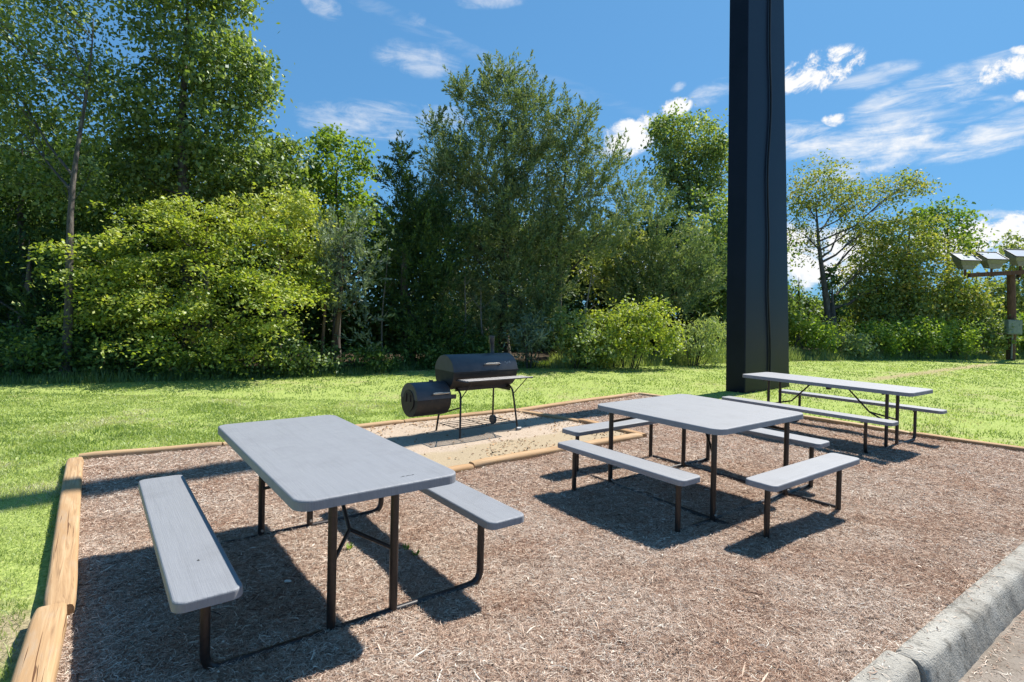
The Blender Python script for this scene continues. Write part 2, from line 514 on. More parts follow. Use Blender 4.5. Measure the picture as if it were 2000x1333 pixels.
cross = T.math('SUBTRACT', T.math('MULTIPLY', sx.outputs[1], .76), T.math('MULTIPLY', sx.outputs[0], .65))
cross = T.math('ADD', cross, T.math('MULTIPLY', T.math('SUBTRACT', a_, .5), .5))
sand = T.ramp(b_, [(.3, (0.279, 0.216, 0.156)), (.55, (0.419, 0.339, 0.262)), (.75, (0.502, 0.427, 0.344))])
slab = T.ramp(b_, [(.3, (.28, .22, .14)), (.55, (.355, .285, .19)), (.75, (.41, .335, .235))])
c = T.mix(T.smooth(cross, 5.10, 5.24), slab, sand)
c = T.mix(T.math('MULTIPLY', T.smooth(a_, .55, .72), .35), c, (.30, .24, .17))
principled(T, c, .92, bump=T.math('ADD', b_, T.math('MULTIPLY', a_, 2)), bstr=.5, bdist=.01, spec=.15)
M['pad'] = m
m, T = mat('dry_leaf')
t = T.n('ShaderNodeAttribute', attribute_name='tint').outputs['Fac']
principled(T, T.ramp(t, [(0, (.10, .05, .025)), (.5, (.33, .18, .08)), (1, (.55, .38, .20))]), .8)
M['dryleaf'] = m

m, T = mat('galvanised_lamp')
n_ = T.noise(obj_co(T), 12, 4, .6)
principled(T, T.ramp(n_, [(.3, (.17, .18, .18)), (.7, (.27, .28, .28))]), .5, .1)
M['galv'] = m
m, T = mat('lamp_glass')
principled(T, (.42, .44, .47), .25, 0, spec=.5)
M['glass'] = m
m, T = mat('lamp_dark')
principled(T, (.05, .055, .055), .5)
M['lampdark'] = m
m, T = mat('weathered_post')
n_ = T.noise(scl(T, obj_co(T), (20, 20, 2)), 1.5, 5, .6)
principled(T, T.ramp(n_, [(.3, (.06, .028, .018)), (.6, (.16, .08, .05)), (.8, (.24, .15, .10))]), .85, bump=n_, bstr=.5, bdist=.01)
M['post'] = m
m, T = mat('grey_green_box')
n_ = T.noise(obj_co(T), 9, 4, .6)
principled(T, T.ramp(n_, [(.3, (.16, .20, .17)), (.7, (.24, .28, .24))]), .6)
M['box'] = m
m, T = mat('pale_stone')
principled(T, (.62, .60, .55), .7)
M['stone'] = m

# ------------------------------------------------------------------ ground
A = np.array([-4.20, 5.46]); B = np.array([2.41, 11.07]); D = np.array([6.85, 6.37]); E_ = np.array([-.79, .67])
CK0 = np.array([1.475, 2.363]); CKD = np.array([.8015, .598]); CKD = CKD / np.linalg.norm(CKD); CKN = np.array([CKD[1], -CKD[0]])   # kerb: back edge line, direction, road side
PAD = np.array([[-2.45, 6.88], [0.045, 8.80], [1.66, 7.22], [-1.05, 4.98]])
edge_x = [-60, -20, -9.4, -8.0, -5.65, -3.7, -2.5, -.1, 3.05, 7.1, 10.9, 18.2, 23, 60]
edge_y = [-6, 4, 10.3, 10.9, 12.2, 13.3, 15.0, 16.0, 17.4, 19.9, 22.2, 25.3, 26.8, 38]


def forest_y(x):
    return np.interp(x, edge_x, edge_y)


def inpoly(px, py, poly):
    ins = np.zeros(len(px), bool)
    n = len(poly)
    for i in range(n):
        x0, y0 = poly[i]; x1, y1 = poly[(i + 1) % n]
        c = ((y0 > py) != (y1 > py))
        with np.errstate(divide='ignore', invalid='ignore'):
            xi = (x1 - x0) * (py - y0) / (y1 - y0) + x0
        ins ^= c & (px < xi)
    return ins


def kerb_s(px, py):
    """signed distance to the road side of the kerb's back edge"""
    return (px - CK0[0]) * CKN[0] + (py - CK0[1]) * CKN[1]


def ss(x, a, b):
    t = np.clip((x - a) / (b - a), 0, 1)
    return t * t * (3 - 2 * t)


# ground: strips parallel to the kerb, stepping down under it to the road level
rows = [(-900, -.04), (-60, -.03), (-12, -.02), (-.4, -.02), (.06, -.02), (.10, -.16), (.6, -.16), (60, -.16)]
tvals = [-900, -40, -10, 0, 10, 40, 900]
vs = []; fs = []
for s_, z_ in rows:
    for t_ in tvals:
        p = CK0 + CKD * t_ + CKN * s_
        vs.append((p[0], p[1], z_))
nt = len(tvals)
for i in range(len(rows) - 1):
    for j in range(nt - 1):
        a = i * nt + j
        fs.append((a, a + nt, a + nt + 1, a + 1))
g = np_mesh('ground', vs, fs, M['lawn'])
tag(g, kind='structure')

# lawn sheet close by, gently uneven
xs = np.arange(-26, 40, .33); ys = np.arange(-1, 42, .33)
X, Y = np.meshgrid(xs, ys, indexing='ij')
Z = -.008 + .016 * (vnoise(X * 1.3, Y * 1.3, 3) - .5)
keep = (kerb_s(X, Y) < -.05)
Z = np.where(inpoly(X.ravel(), Y.ravel(), [A + (.1, -.03), B + (0, -.15), D + (-.1, 0), E_ + (.1, .1)]).reshape(X.shape), -.015, Z)
idx = np.arange(X.size).reshape(X.shape)
ok = keep[:-1, :-1] & keep[1:, :-1] & keep[1:, 1:] & keep[:-1, 1:]
q = np.stack([idx[:-1, :-1][ok], idx[1:, :-1][ok], idx[1:, 1:][ok], idx[:-1, 1:][ok]], -1)
o = np_mesh('lawn', np.stack([X, Y, Z], -1).reshape(-1, 3), q, M['lawn'], smooth=True)
tag(o, kind='structure')

# road
v_ = []
for s_ in (.16, 60):
    for t_ in (-60, 60):
        p = CK0 + CKD * t_ + CKN * s_
        v_.append((p[0], p[1], -.128))
o = np_mesh('road', v_, [(0, 2, 3, 1)], M['road'])
tag(o, kind='structure')


def mulch_z(x, y):
    z = .010 + .020 * (vnoise(x * 2.1, y * 2.1, 11) - .5) + .012 * (vnoise(x * 7, y * 7, 12) - .5) + .006 * (vnoise(x * 31, y * 31, 13) - .5)
    return np.maximum(z, -.004)


NU, NV = 420, 360
uu, vv = np.meshgrid(np.linspace(0, 1, NU), np.linspace(0, 1, NV) ** 1.0, indexing='ij')
PX = (A[0] * (1 - uu) + B[0] * uu) * (1 - vv) + (E_[0] * (1 - uu) + D[0] * uu) * vv
PY = (A[1] * (1 - uu) + B[1] * uu) * (1 - vv) + (E_[1] * (1 - uu) + D[1] * uu) * vv
PZ = mulch_z(PX, PY)
PZ = PZ - .012 * inpoly(PX.ravel(), PY.ravel(), PAD).reshape(PX.shape)
idx = np.arange(PX.size).reshape(PX.shape)
q = np.stack([idx[:-1, :-1].ravel(), idx[:-1, 1:].ravel(), idx[1:, 1:].ravel(), idx[1:, :-1].ravel()], -1)
o = np_mesh('mulch_bed', np.stack([PX, PY, PZ], -1).reshape(-1, 3), q, M['mulch'], smooth=True)
tag(o, 'shredded brown bark bed framed by pine timbers', kind='structure')
# sandy pad under the smoker
uu, vv = np.meshgrid(np.linspace(0, 1, 90), np.linspace(0, 1, 70), indexing='ij')
PX = (PAD[0, 0] * (1 - uu) + PAD[1, 0] * uu) * (1 - vv) + (PAD[3, 0] * (1 - uu) + PAD[2, 0] * uu) * vv
PY = (PAD[0, 1] * (1 - uu) + PAD[1, 1] * uu) * (1 - vv) + (PAD[3, 1] * (1 - uu) + PAD[2, 1] * uu) * vv
PZ = .021 + .012 * (vnoise(PX * 3, PY * 3, 21) - .5) + .006 * (vnoise(PX * 14, PY * 14, 22) - .5) * (vv < .5)
idx = np.arange(PX.size).reshape(PX.shape)
q = np.stack([idx[:-1, :-1].ravel(), idx[:-1, 1:].ravel(), idx[1:, 1:].ravel(), idx[1:, :-1].ravel()], -1)
o = np_mesh('sand_pad', np.stack([PX, PY, PZ], -1).reshape(-1, 3), q, M['pad'], smooth=True)
tag(o, 'pale sandy pad the smoker stands on', kind='structure')


# kerb: rounded concrete section swept along its line
def kerb(name, t0, t1, off, label):
    prof = [(.0, -.15), (.0, .022), (.006, .034), (.05, .040), (.085, .039), (.112, .034), (.126, .023), (.134, .004), (.146, -.04), (.168, -.10), (.178, -.15)]
    ts = np.linspace(t0, t1, max(3, int((t1 - t0) / .025)))
    vs = []
    for i, t_ in enumerate(ts):
        e0 = min(t_ - t0, t1 - t_)
        rd = .010 * math.exp(-e0 / .012)
        for (s_, z_) in prof:
            w = .007 * (vnoise(np.array([t_ * 9. + 50]), np.array([s_ * 30. + z_ * 20 + 9]), 31)[0] - .5) + .005 * (vnoise(np.array([t_ * 31. + 50]), np.array([s_ * 60. + z_ * 50 + 9]), 35)[0] - .5) + .010 * (vnoise(np.array([t_ * 1.3 + 50]), np.array([0.5]), 33)[0] - .5)
            p = CK0 + CKD * t_ + CKN * (s_ + off + w - rd * (1 if s_ > .1 else -1) * (s_ > .01))
            vs.append((p[0], p[1], z_ - rd * (z_ > -.1) + w * .6))
    n = len(prof)
    fs = [(i * n + k, i * n + k + 1, (i + 1) * n + k + 1, (i + 1) * n + k) for i in range(len(ts) - 1) for k in range(n - 1)]
    mb = MB(); mb.add(vs, fs, True)
    mb.add(vs[:n], [tuple(range(n))]); mb.add(vs[-n:], [tuple(range(n - 1, -1, -1))])
    o = mb.build(name, M['kerb'])
    tag(o, label, kind='structure')


kerb('kerb', .395, 12, 0.0, 'long concrete kerb section beside the bark bed')
kerb('kerb', -6, .389, -.026, 'near concrete kerb section with a rounded end')


# ------------------------------------------------------------------ shreds, grass, litter
def strips(n, px, py, zf, lmin, lmax, wfun, zlift, name, mt, tints, tilt=.25, curl=.25):
    """bent two-quad fibres lying on a surface"""
    th = rng.random(n) * 2 * math.pi
    L = lmin + (lmax - lmin) * rng.random(n) ** 2
    w = wfun
    dx, dy = np.cos(th), np.sin(th)
    nx, ny = -dy, dx
    dz = rng.normal(0, tilt, n)
    z0 = zf(px, py) + zlift * rng.random(n)
    bend = rng.normal(0, curl, n) * L
    P0 = np.stack([px - dx * L / 2, py - dy * L / 2, z0 - dz * L / 2], -1)
    P1 = np.stack([px + nx * bend, py + ny * bend, z0 + .002 + np.abs(dz) * L * .2], -1)
    P2 = np.stack([px + dx * L / 2, py + dy * L / 2, z0 + dz * L / 2], -1)
    roll = rng.normal(0, .5, n)
    S = np.stack([nx * np.cos(roll), ny * np.cos(roll), np.sin(roll)], -1) * (w / 2)[:, None]
    V = np.stack([P0 - S * .5, P0 + S * .5, P1 - S, P1 + S, P2 - S * .4, P2 + S * .4], 1)
    V[:, :, 2] = np.maximum(V[:, :, 2], (zf(px, py) - .004)[:, None])
    b = (np.arange(n) * 6)[:, None]
    Fq = np.concatenate([b + np.array([[0, 1, 3, 2]]), b + np.array([[2, 3, 5, 4]])], 1).reshape(-1, 4)
    return np_mesh(name, V.reshape(-1, 3), Fq, mt, tint=np.repeat(tints, 2))


NS = 1700000
a_, b_ = rng.random(NS), rng.random(NS)
px = (A[0] * (1 - a_) + B[0] * a_) * (1 - b_) + (E_[0] * (1 - a_) + D[0] * a_) * b_
py = (A[1] * (1 - a_) + B[1] * a_) * (1 - b_) + (E_[1] * (1 - a_) + D[1] * a_) * b_
vis = (np.abs(px) < .98 * py + .4) & (py > 1.9)
dens = np.clip((3.4 / np.maximum(py, .5)) ** 1.8, 0, 1) * vis * ~inpoly(px, py, PAD)
k_ = rng.random(NS) < dens * .95
px, py = px[k_], py[k_]; n = len(px)
sc = np.maximum(1, py / 3.4)
o = strips(n, px, py, mulch_z, .012, .062, (.0010 + .0022 * rng.random(n) ** 2.5) * sc ** .9, .010, 'bark_shreds', M['straw'], np.clip(rng.beta(1.25, 1.15, n), 0, 1))
tag(o, 'loose shreds of brown and tan bark covering the bed', kind='stuff')
# bigger splinters and dark twigs
n = 8500
a_, b_ = rng.random(n * 3), rng.random(n * 3)
px = (A[0] * (1 - a_) + B[0] * a_) * (1 - b_) + (E_[0] * (1 - a_) + D[0] * a_) * b_
py = (A[1] * (1 - a_) + B[1] * a_) * (1 - b_) + (E_[1] * (1 - a_) + D[1] * a_) * b_
kk = ~inpoly(px, py, PAD) & (py > 1.8)
px, py = px[kk][:n], py[kk][:n]; n = len(px)
tt = np.where(rng.random(n) < .72, rng.random(n) * .07, .65 + .33 * rng.random(n))
o = strips(n, px, py, mulch_z, .03, .12, .003 + .006 * rng.random(n) ** 2, .010, 'bark_splinters', M['straw'], tt, tilt=.10, curl=.05)
tag(o, 'long dark and pale splinters lying on the bark bed', kind='stuff')
n = 9000
a_, b_ = rng.random(n * 3), rng.random(n * 3)
px = (A[0] * (1 - a_) + B[0] * a_) * (1 - b_) + (E_[0] * (1 - a_) + D[0] * a_) * b_
py = (A[1] * (1 - a_) + B[1] * a_) * (1 - b_) + (E_[1] * (1 - a_) + D[1] * a_) * b_
kk = ~inpoly(px, py, PAD) & (py > 1.8) & (vnoise(px * 1.9 + 20, py * 1.9 + 20, 77) > rng.random(len(px)) * .9)
px, py = px[kk][:n], py[kk][:n]; n = len(px)
o = strips(n, px, py, mulch_z, .008, .032, .004 + .010 * rng.random(n) ** 2, .012, 'bark_chips', M['straw'], np.where(rng.random(n) < .65, rng.random(n) * .2, .5 + .5 * rng.random(n)), tilt=.25, curl=.03)
tag(o, 'small dark and pale bark chips mixed into the bed', kind='stuff')
# debris on road and pad
n = 9000
t_ = rng.random(n) * 7 - 2.5; s_ = .19 + rng.random(n) ** 2 * 1.6
px = CK0[0] + CKD[0] * t_ + CKN[0] * s_; py = CK0[1] + CKD[1] * t_ + CKN[1] * s_
o = strips(n, px, py, lambda x, y: x * 0 - .126, .006, .05, .0015 + .003 * rng.random(n), .004, 'road_debris', M['straw'], rng.random(n), tilt=.08)
tag(o, 'bark crumbs scattered on the road along the kerb', kind='stuff')
n = 420
t_ = rng.random(n) * 4.5 - .6; s_ = rng.random(n) ** 2 * .10
px = CK0[0] + CKD[0] * t_ + CKN[0] * s_; py = CK0[1] + CKD[1] * t_ + CKN[1] * s_
o = strips(n, px, py, lambda x, y: x * 0 + .042, .010, .05, .002 + .003 * rng.random(n), .003, 'kerb_shreds', M['straw'], rng.random(n), tilt=.08, curl=.1)
tag(o, 'bark shreds spilled onto the edge of the kerb', kind='stuff')
n = 5200
a_, b_ = rng.random(n), rng.random(n)
px = (PAD[0, 0] * (1 - a_) + PAD[1, 0] * a_) * (1 - b_) + (PAD[3, 0] * (1 - a_) + PAD[2, 0] * a_) * b_
py = (PAD[0, 1] * (1 - a_) + PAD[1, 1] * a_) * (1 - b_) + (PAD[3, 1] * (1 - a_) + PAD[2, 1] * a_) * b_
kk = rng.random(n) < .06 + .45 * ((vnoise(px * 1.7, py * 1.7, 41) > .55) | (np.hypot(px - .9, py - 7.6) < .5))
px, py = px[kk], py[kk]; n = len(px)
o = strips(n, px, py, lambda x, y: x * 0 + .026, .015, .045, .010 + .014 * rng.random(n), .008, 'fallen_leaves', M['dryleaf'], rng.random(n), tilt=.3)
tag(o, 'curled tan leaves fallen on the sandy pad', kind='stuff')

# grass blades over the lawn
BED = [A + (-.09, .0), B + (0, .1), D + (.09, 0), E_ + (0, -.2), E_ + (-.12, 0)]


def blades(name, label, N, xr, yr, densf, hfun, wfun, mt, lean=.75, tintf=None):
    px = xr[0] + (xr[1] - xr[0]) * rng.random(N); py = yr[0] + (yr[1] - yr[0]) * rng.random(N)
    d = densf(px, py)
    k_ = (rng.random(N) < d) & ~inpoly(px, py, BED) & (kerb_s(px, py) < -.02) & (px > -1.02 * py - .6) & (px < 1.02 * py + .6)
    px, py = px[k_], py[k_]; n = len(px)
    h = hfun(px, py, n); w = wfun(px, py, n)
    th = rng.random(n) * 2 * math.pi
    ln = np.abs(rng.normal(0, lean, n)) * h
    la = rng.random(n) * 2 * math.pi
    S = np.stack([np.cos(th) * w / 2, np.sin(th) * w / 2, np.zeros(n)], -1)
    P0 = np.stack([px, py, np.full(n, -.012)], -1)
    P1 = P0 + np.stack([np.cos(la) * ln * .35, np.sin(la) * ln * .35, h * .6], -1)
    P2 = P0 + np.stack([np.cos(la) * ln * 1.1, np.sin(la) * ln * 1.1, h], -1)
    V = np.stack([P0 - S, P0 + S, P1 + S * .8, P1 - S * .8, P2], 1)
    b = (np.arange(n) * 5)[:, None]
    Ft = np.concatenate([b + np.array([[0, 1, 2]]), b + np.array([[0, 2, 3]]), b + np.array([[3, 2, 4]])], 1).reshape(-1, 3)
    t = tintf(px, py, n)
    o = np_mesh(name, V.reshape(-1, 3), Ft, mt, tint=np.repeat(t, 3))
    tag(o, label, kind='stuff')


def gt(px, py, n):
    patch = .5 * vnoise(px * .8, py * .8, 51) + .3 * vnoise(px * 3, py * 3, 52) + .2 * vnoise(px * .25, py * .25, 53)
    dry = ss(.6 * vnoise(px * 1.1 + 9, py * 1.1 + 9, 54) + .4 * vnoise(px * 4 + 3, py * 4, 55), .56, .74)
    return np.clip(.33 + (patch - .5) * 1.1 + dry * .38 + rng.normal(0, .14, n), 0, 1)


def bare(px, py):
    # worn ground by the near timber and the strip on the right lawn
    d1 = np.exp(-((px + 2.42) ** 2 + ((py - 2.42) * .75) ** 2) / .14) * .92
    d2 = np.exp(-((py - .781 * px - 7.75) / .35) ** 2) * ((px > 9) & (px < 20)) * .9
    return 1 - np.maximum(d1, d2)


blades('grass', 'short mown grass in the near part of the lawn', 760000, (-9, 1), (1.6, 9.5),
       lambda x, y: np.clip((3.8 / y) ** 1.7, 0, 1) * (.35 + .65 * (vnoise(x * 5, y * 5, 61) > .35)) * bare(x, y),
       lambda x, y, n: (.016 + .022 * rng.random(n)) * (.7 + .6 * vnoise(x * 2, y * 2, 62)),
       lambda x, y, n: (.0028 + .0022 * rng.random(n)) * np.maximum(1, y / 3.5), M['grass'], tintf=gt)
blades('grass', 'short mown grass in the far part of the lawn', 620000, (-14, 30), (5.0, 27),
       lambda x, y: np.clip((7.0 / y) ** 1.2, 0, 1) * (y < forest_y(x) + .4) * bare(x, y) * (.3 + .7 * (vnoise(x * 3, y * 3, 63) > .4)) * ((y > 9.4) | (x > -9)),
       lambda x, y, n: (.020 + .024 * rng.random(n)), lambda x, y, n: (.010 + .004 * rng.random(n)) * np.maximum(1, y / 9), M['grass'], tintf=gt)


# tall grass fringe along the wood
def fringe(name, label, N, x0, x1, hmin, hmax, w, mt, off0=-.5, off1=1.2):
    px = x0 + (x1 - x0) * rng.random(N)
    py = forest_y(px) + off0 + (off1 - off0) * rng.random(N)
    h = (hmin + (hmax - hmin) * rng.random(N) ** 1.6) * (.4 + 1.2 * vnoise(px * 1.2, py * .5, 71)) * (.5 + .5 * ss(py - forest_y(px), off0, off0 + .5))
    th = rng.random(N) * 6.283; la = rng.random(N) * 6.283; ln = np.abs(rng.normal(0, .35, N)) * h
    S = np.stack([np.cos(th) * w / 2, np.sin(th) * w / 2, np.zeros(N)], -1)
    P0 = np.stack([px, py, np.zeros(N)], -1)
    P1 = P0 + np.stack([np.cos(la) * ln * .3, np.sin(la) * ln * .3, h * .6], -1)
    P2 = P0 + np.stack([np.cos(la) * ln, np.sin(la) * ln, h], -1)
    V = np.stack([P0 - S, P0 + S, P1 + S * .8, P1 - S * .8, P2], 1)
    b = (np.arange(N) * 5)[:, None]
    Ft = np.concatenate([b + np.array([[0, 1, 2]]), b + np.array([[0, 2, 3]]), b + np.array([[3, 2, 4]])], 1).reshape(-1, 3)
    o = np_mesh(name, V.reshape(-1, 3), Ft, mt, tint=np.repeat(np.clip(rng.normal(.45, .22, N), 0, 1), 3))
    tag(o, label, kind='stuff')


fringe('tall_grass', 'unmown grass and weeds along the foot of the dark wood', 26000, -13, 1.5, .06, .26, .012, M['leaf_mid'], -.15, 1.3)
fringe('tall_grass', 'pale unmown grass along the sunny hedge', 26000, 1.0, 27, .10, .55, .02, M['weed_pale'])


# ------------------------------------------------------------------ vegetation
def unit(v):
    return v / np.maximum(np.linalg.norm(v, axis=-1, keepdims=True), 1e-9)


def quads(C, ax, sd_, l, w, name, mt, tint, parent, cup=.0):
    """diamond leaves: centres, long axes, side axes"""
    l = np.broadcast_to(l, (len(C),))[:, None]; w = np.broadcast_to(w, (len(C),))[:, None]
    V = np.stack([C - ax * l / 2, C + sd_ * w / 2, C + ax * l / 2, C - sd_ * w / 2], 1)
    Fq = (np.arange(len(C)) * 4)[:, None] + np.array([[0, 1, 2, 3]])
    return np_mesh(name, V.reshape(-1, 3), Fq, mt, parent, tint=tint)


def blob_pts(blobs, n, shell=.45, depth=.85, fill=.25):
    """blobs in (u, v, ru, rv, Y): -> points inside ellipsoids, biased to the shell, plus outward dirs and blob index"""
    Cs = np.array([at(b[0], b[1], b[4]) for b in blobs])
    Rs = np.array([[b[2] * b[4] / F, (b[5] if len(b) > 5 else b[2] * b[4] / F * depth), b[3] * b[4] / F] for b in blobs])
    area = Rs[:, 0] * Rs[:, 2]
    w = area / area.sum()
    bi = rng.choice(len(blobs), n, p=w)
    d = unit(rng.normal(0, 1, (n, 3)))
    r = np.where(rng.random(n) < fill, rng.random(n) ** (1 / 3.) * .8, shell + (1 - shell) * rng.random(n) ** .7)
    # lumpy outline
    lump = 1 + .22 * np.sin(d[:, 0] * 5 + bi * 2.1) * np.sin(d[:, 2] * 6 + bi) + .10 * rng.normal(0, 1, n)
    P = Cs[bi] + d * Rs[bi] * (r * lump)[:, None]
    P[:, 2] = np.maximum(P[:, 2], .12)
    return P, d, bi, Cs, Rs, area.sum() * math.pi


def limbs(mb, base, tip, r0, targets, rb=.02, sway=.12, low=.3, groups=None):
    """tapered trunk, a few main limbs, and thin twigs from the limbs to the targets"""
    base = Vector(base); tip = Vector(tip)
    H = (tip - base).length
    ph = random.random() * 6
    pts = []
    for i in range(13):
        t = i / 12
        p = base.lerp(tip, t)
        p += Vector((math.sin(t * 5 + ph), math.cos(t * 4 + ph), 0)) * sway * H * .10 * math.sin(math.pi * t)
        pts.append(p)
    mb.tube(pts, [r0 * (1.3 if i == 0 else 1) * (1 - i / 12) ** .85 + .005 for i in range(13)], n=9)
    T_ = np.array([list(t) for t in targets], float)
    if len(T_) == 0:
        return
    G = groups or max(3, int(len(T_) ** .5 * 1.25))
    G = min(G, len(T_))
    cen = T_[rng.choice(len(T_), G, replace=False)].copy()
    for _ in range(5):
        a_ = ((T_[:, None] - cen[None]) ** 2).sum(-1).argmin(1)
        for g_ in range(G):
            if (a_ == g_).any():
                cen[g_] = T_[a_ == g_].mean(0)
    for g_ in range(G):
        mem = T_[a_ == g_]
        if not len(mem):
            continue
        c = Vector(cen[g_])
        rise = math.hypot(c.x - pts[6].x, c.y - pts[6].y) * random.uniform(.5, .95)
        t = ((c.z - rise) - base.z) / max(.1, tip.z - base.z)
        t = max(low * random.uniform(.75, 1.1), min(.93, t))
        k = t * 12; i = min(11, int(k)); st = pts[i].lerp(pts[i + 1], k - i)
        v = c - st; Ln = v.length
        side = Vector((random.uniform(-1, 1), random.uniform(-1, 1), random.uniform(-.4, .4))) * Ln * .07
        q1 = st + v * .33 + Vector((0, 0, -.05 * Ln)) + side; q2 = st + v * .68 + side * .5; q3 = c
        rr = min(r0 * (1 - t) ** .85 * .62 + .004, rb * (1 + Ln * .30))
        path = [st, q1, q2, q3]
        mb.tube(path, [rr, rr * .78, rr * .5, rr * .22], n=5, caps=False)
        for m_ in mem:
            m_ = Vector(m_)
            w_ = random.uniform(.35, .95) * 3; k2 = min(2, int(w_)); s0 = path[k2].lerp(path[k2 + 1], w_ - k2)
            vv_ = m_ - s0; r2 = max(.004, rr * (.55 - .12 * w_))
            mid = s0 + vv_ * .5 + Vector((random.uniform(-1, 1), random.uniform(-1, 1), random.uniform(-.3, .8))) * vv_.length * .10
            mb.tube([s0, mid, m_], [r2 * .7, r2 * .5, r2 * .2], n=4, caps=False)


def tree(name, label, cat, base, tip, r0, blobs, leafm, lsize, K=3.0, clump=.35, per=34, bark='bark', style='broad', nl=26, group=None,
         flat=.6, fill=.25, shell=.45, droop=.2, depth=.85, tmean=.5, rb=.02, low=.3, upn=.6, maxleaf=120000, wr=.6):
    root = empty(name, (float(base[0]), float(base[1]), 0))
    tag(root, label, cat, group)
    off = np.array([base[0], base[1], 0.0])
    area = sum(math.pi * (b[2] * b[4] / F) * (b[3] * b[4] / F) for b in blobs)
    la = lsize * lsize * (wr * .5 if style != 'cedar' else .15)
    N = int(min(maxleaf, K * area / la))
    nc = max(8, N // per)
    P, d, bi, Cs, Rs, _ = blob_pts(blobs, nc, shell, depth, fill)
    if style == 'layer':     # pull clumps to stacked sprays
        nsh = max(10, nc // 20)
        Sc, sd3, _, _, _, _ = blob_pts(blobs, nsh, .55, depth, .22)
        sr = .42 + .40 * rng.random(nsh)
        sid = rng.integers(0, nsh, nc); P0_ = P.copy(); free_ = rng.random(nc) < .20
        an = rng.random(nc) * 6.283; rr_ = sr[sid] * np.sqrt(rng.random(nc))
        tx, ty = rng.normal(0, .13, nsh) - sd3[:, 0] * .30, rng.normal(0, .13, nsh) - sd3[:, 1] * .30
        dx_, dy_ = np.cos(an) * rr_ * 1.25, np.sin(an) * rr_
        P = Sc[sid] + np.stack([dx_, dy_, dx_ * tx[sid] + dy_ * ty[sid] - .16 * rr_ ** 2 + rng.normal(0, .025, nc)], -1)
        P = np.where(free_[:, None], P0_, P); P[:, 2] = np.maximum(P[:, 2], .25)
    ci = np.repeat(np.arange(nc), per)
    n = len(ci)
    csz = clump * (.6 + .8 * rng.random(nc))
    ct = rng.normal(tmean, .15, nc)
    if style == 'cedar':
        ax = unit(d * np.array([1, 1, .5]) + np.array([0, 0, .75]) + rng.normal(0, .28, (nc, 3)))
        t = rng.random(n)
        off3 = rng.normal(0, 1, (n, 3)) * (csz[ci] * .22 * (1.15 - t))[:, None]
        C = P[ci] + ax[ci] * ((t - .4) * csz[ci] * 1.7)[:, None] + off3
        a = unit(ax[ci] * .9 + unit(off3) * .7 + rng.normal(0, .35, (n, 3)))
        s = unit(np.cross(a, rng.normal(0, 1, (n, 3))))
        l = lsize * (.6 + .8 * rng.random(n)); w = l * .26
    else:
        off3 = rng.normal(0, .5, (n, 3)) * csz[ci][:, None] * np.array([1, 1, flat])
        C = P[ci] + off3
        C[:, 2] -= droop * (off3[:, 0] ** 2 + off3[:, 1] ** 2) / np.maximum(csz[ci], .05)
        nrm = unit(rng.normal(0, .7, (n, 3)) + np.array([0, 0, upn]) + d[ci] * .25)
        a = unit(np.cross(nrm, rng.normal(0, 1, (n, 3))) + np.array([0, 0, -.25]))
        s = unit(np.cross(nrm, a))
        l = lsize * (.65 + .7 * rng.random(n)); w = l * wr
    C[:, 2] = np.maximum(C[:, 2], .05)
    tint = np.clip(ct[ci] + rng.normal(0, .16, n), 0, 1)
    mb = MB()
    k_ = rng.choice(nc, min(nl, nc), replace=False)
    limbs(mb, (0, 0, -.05), (np.array(tip) - off) * .87, r0, (P[k_] - off).tolist(), rb=rb, low=low)
    mb.build('trunk', M[bark], root)
    quads(C - off, a, s, l, w, 'crown', M[leafm], tint, root)
    return root


def bush(name, label, blobs, leafm, lsize, K=3.2, clump=.22, per=26, group=None, cat='shrub', stems=9, **kw):
    b0 = blobs[0]
    c = at(b0[0], b0[1], b0[4])
    root = empty(name, (float(c[0]), float(c[1]), 0)); tag(root, label, cat, group)
    off = np.array([c[0], c[1], 0.0])
    area = sum(math.pi * (b[2] * b[4] / F) * (b[3] * b[4] / F) for b in blobs)
    wr = kw.get('wr', .55)
    N = int(min(60000, K * area / (lsize * lsize * wr * .5)))
    nc = max(10, N // per)
    P, d, bi, Cs, Rs, _ = blob_pts(blobs, nc, .5, .8, .3)
    ci = np.repeat(np.arange(nc), per); n = len(ci)
    csz = clump * (.6 + .8 * rng.random(nc))
    off3 = rng.normal(0, .5, (n, 3)) * csz[ci][:, None] * np.array([1, 1, .8])
    C = P[ci] + off3; C[:, 2] = np.maximum(C[:, 2], .03)
    nrm = unit(rng.normal(0, .7, (n, 3)) + np.array([0, 0, .55]) + d[ci] * .3)
    a = unit(np.cross(nrm, rng.normal(0, 1, (n, 3))) + np.array([0, 0, kw.get('up', -.1)]))
    s = unit(np.cross(nrm, a)); l = lsize * (.6 + .8 * rng.random(n))
    tint = np.clip(rng.normal(kw.get('tmean', .5), .14, nc)[ci] + rng.normal(0, .16, n), 0, 1)
    mb = MB()
    for k in range(stems):
        tg = P[rng.integers(nc)] - off
        st = np.array([tg[0] * .35, tg[1] * .35, -.02])
        mb.tube([st, (st + tg) / 2 + np.array([0, 0, .15]), tg], [.018, .012, .004], n=4, caps=False)
    mb.build('stem', M['bark'], root)
    quads(C - off, a, s, l, l * wr, 'foliage', M[leafm], tint, root)
    return root


GT = 'trees at the edge of the wood'
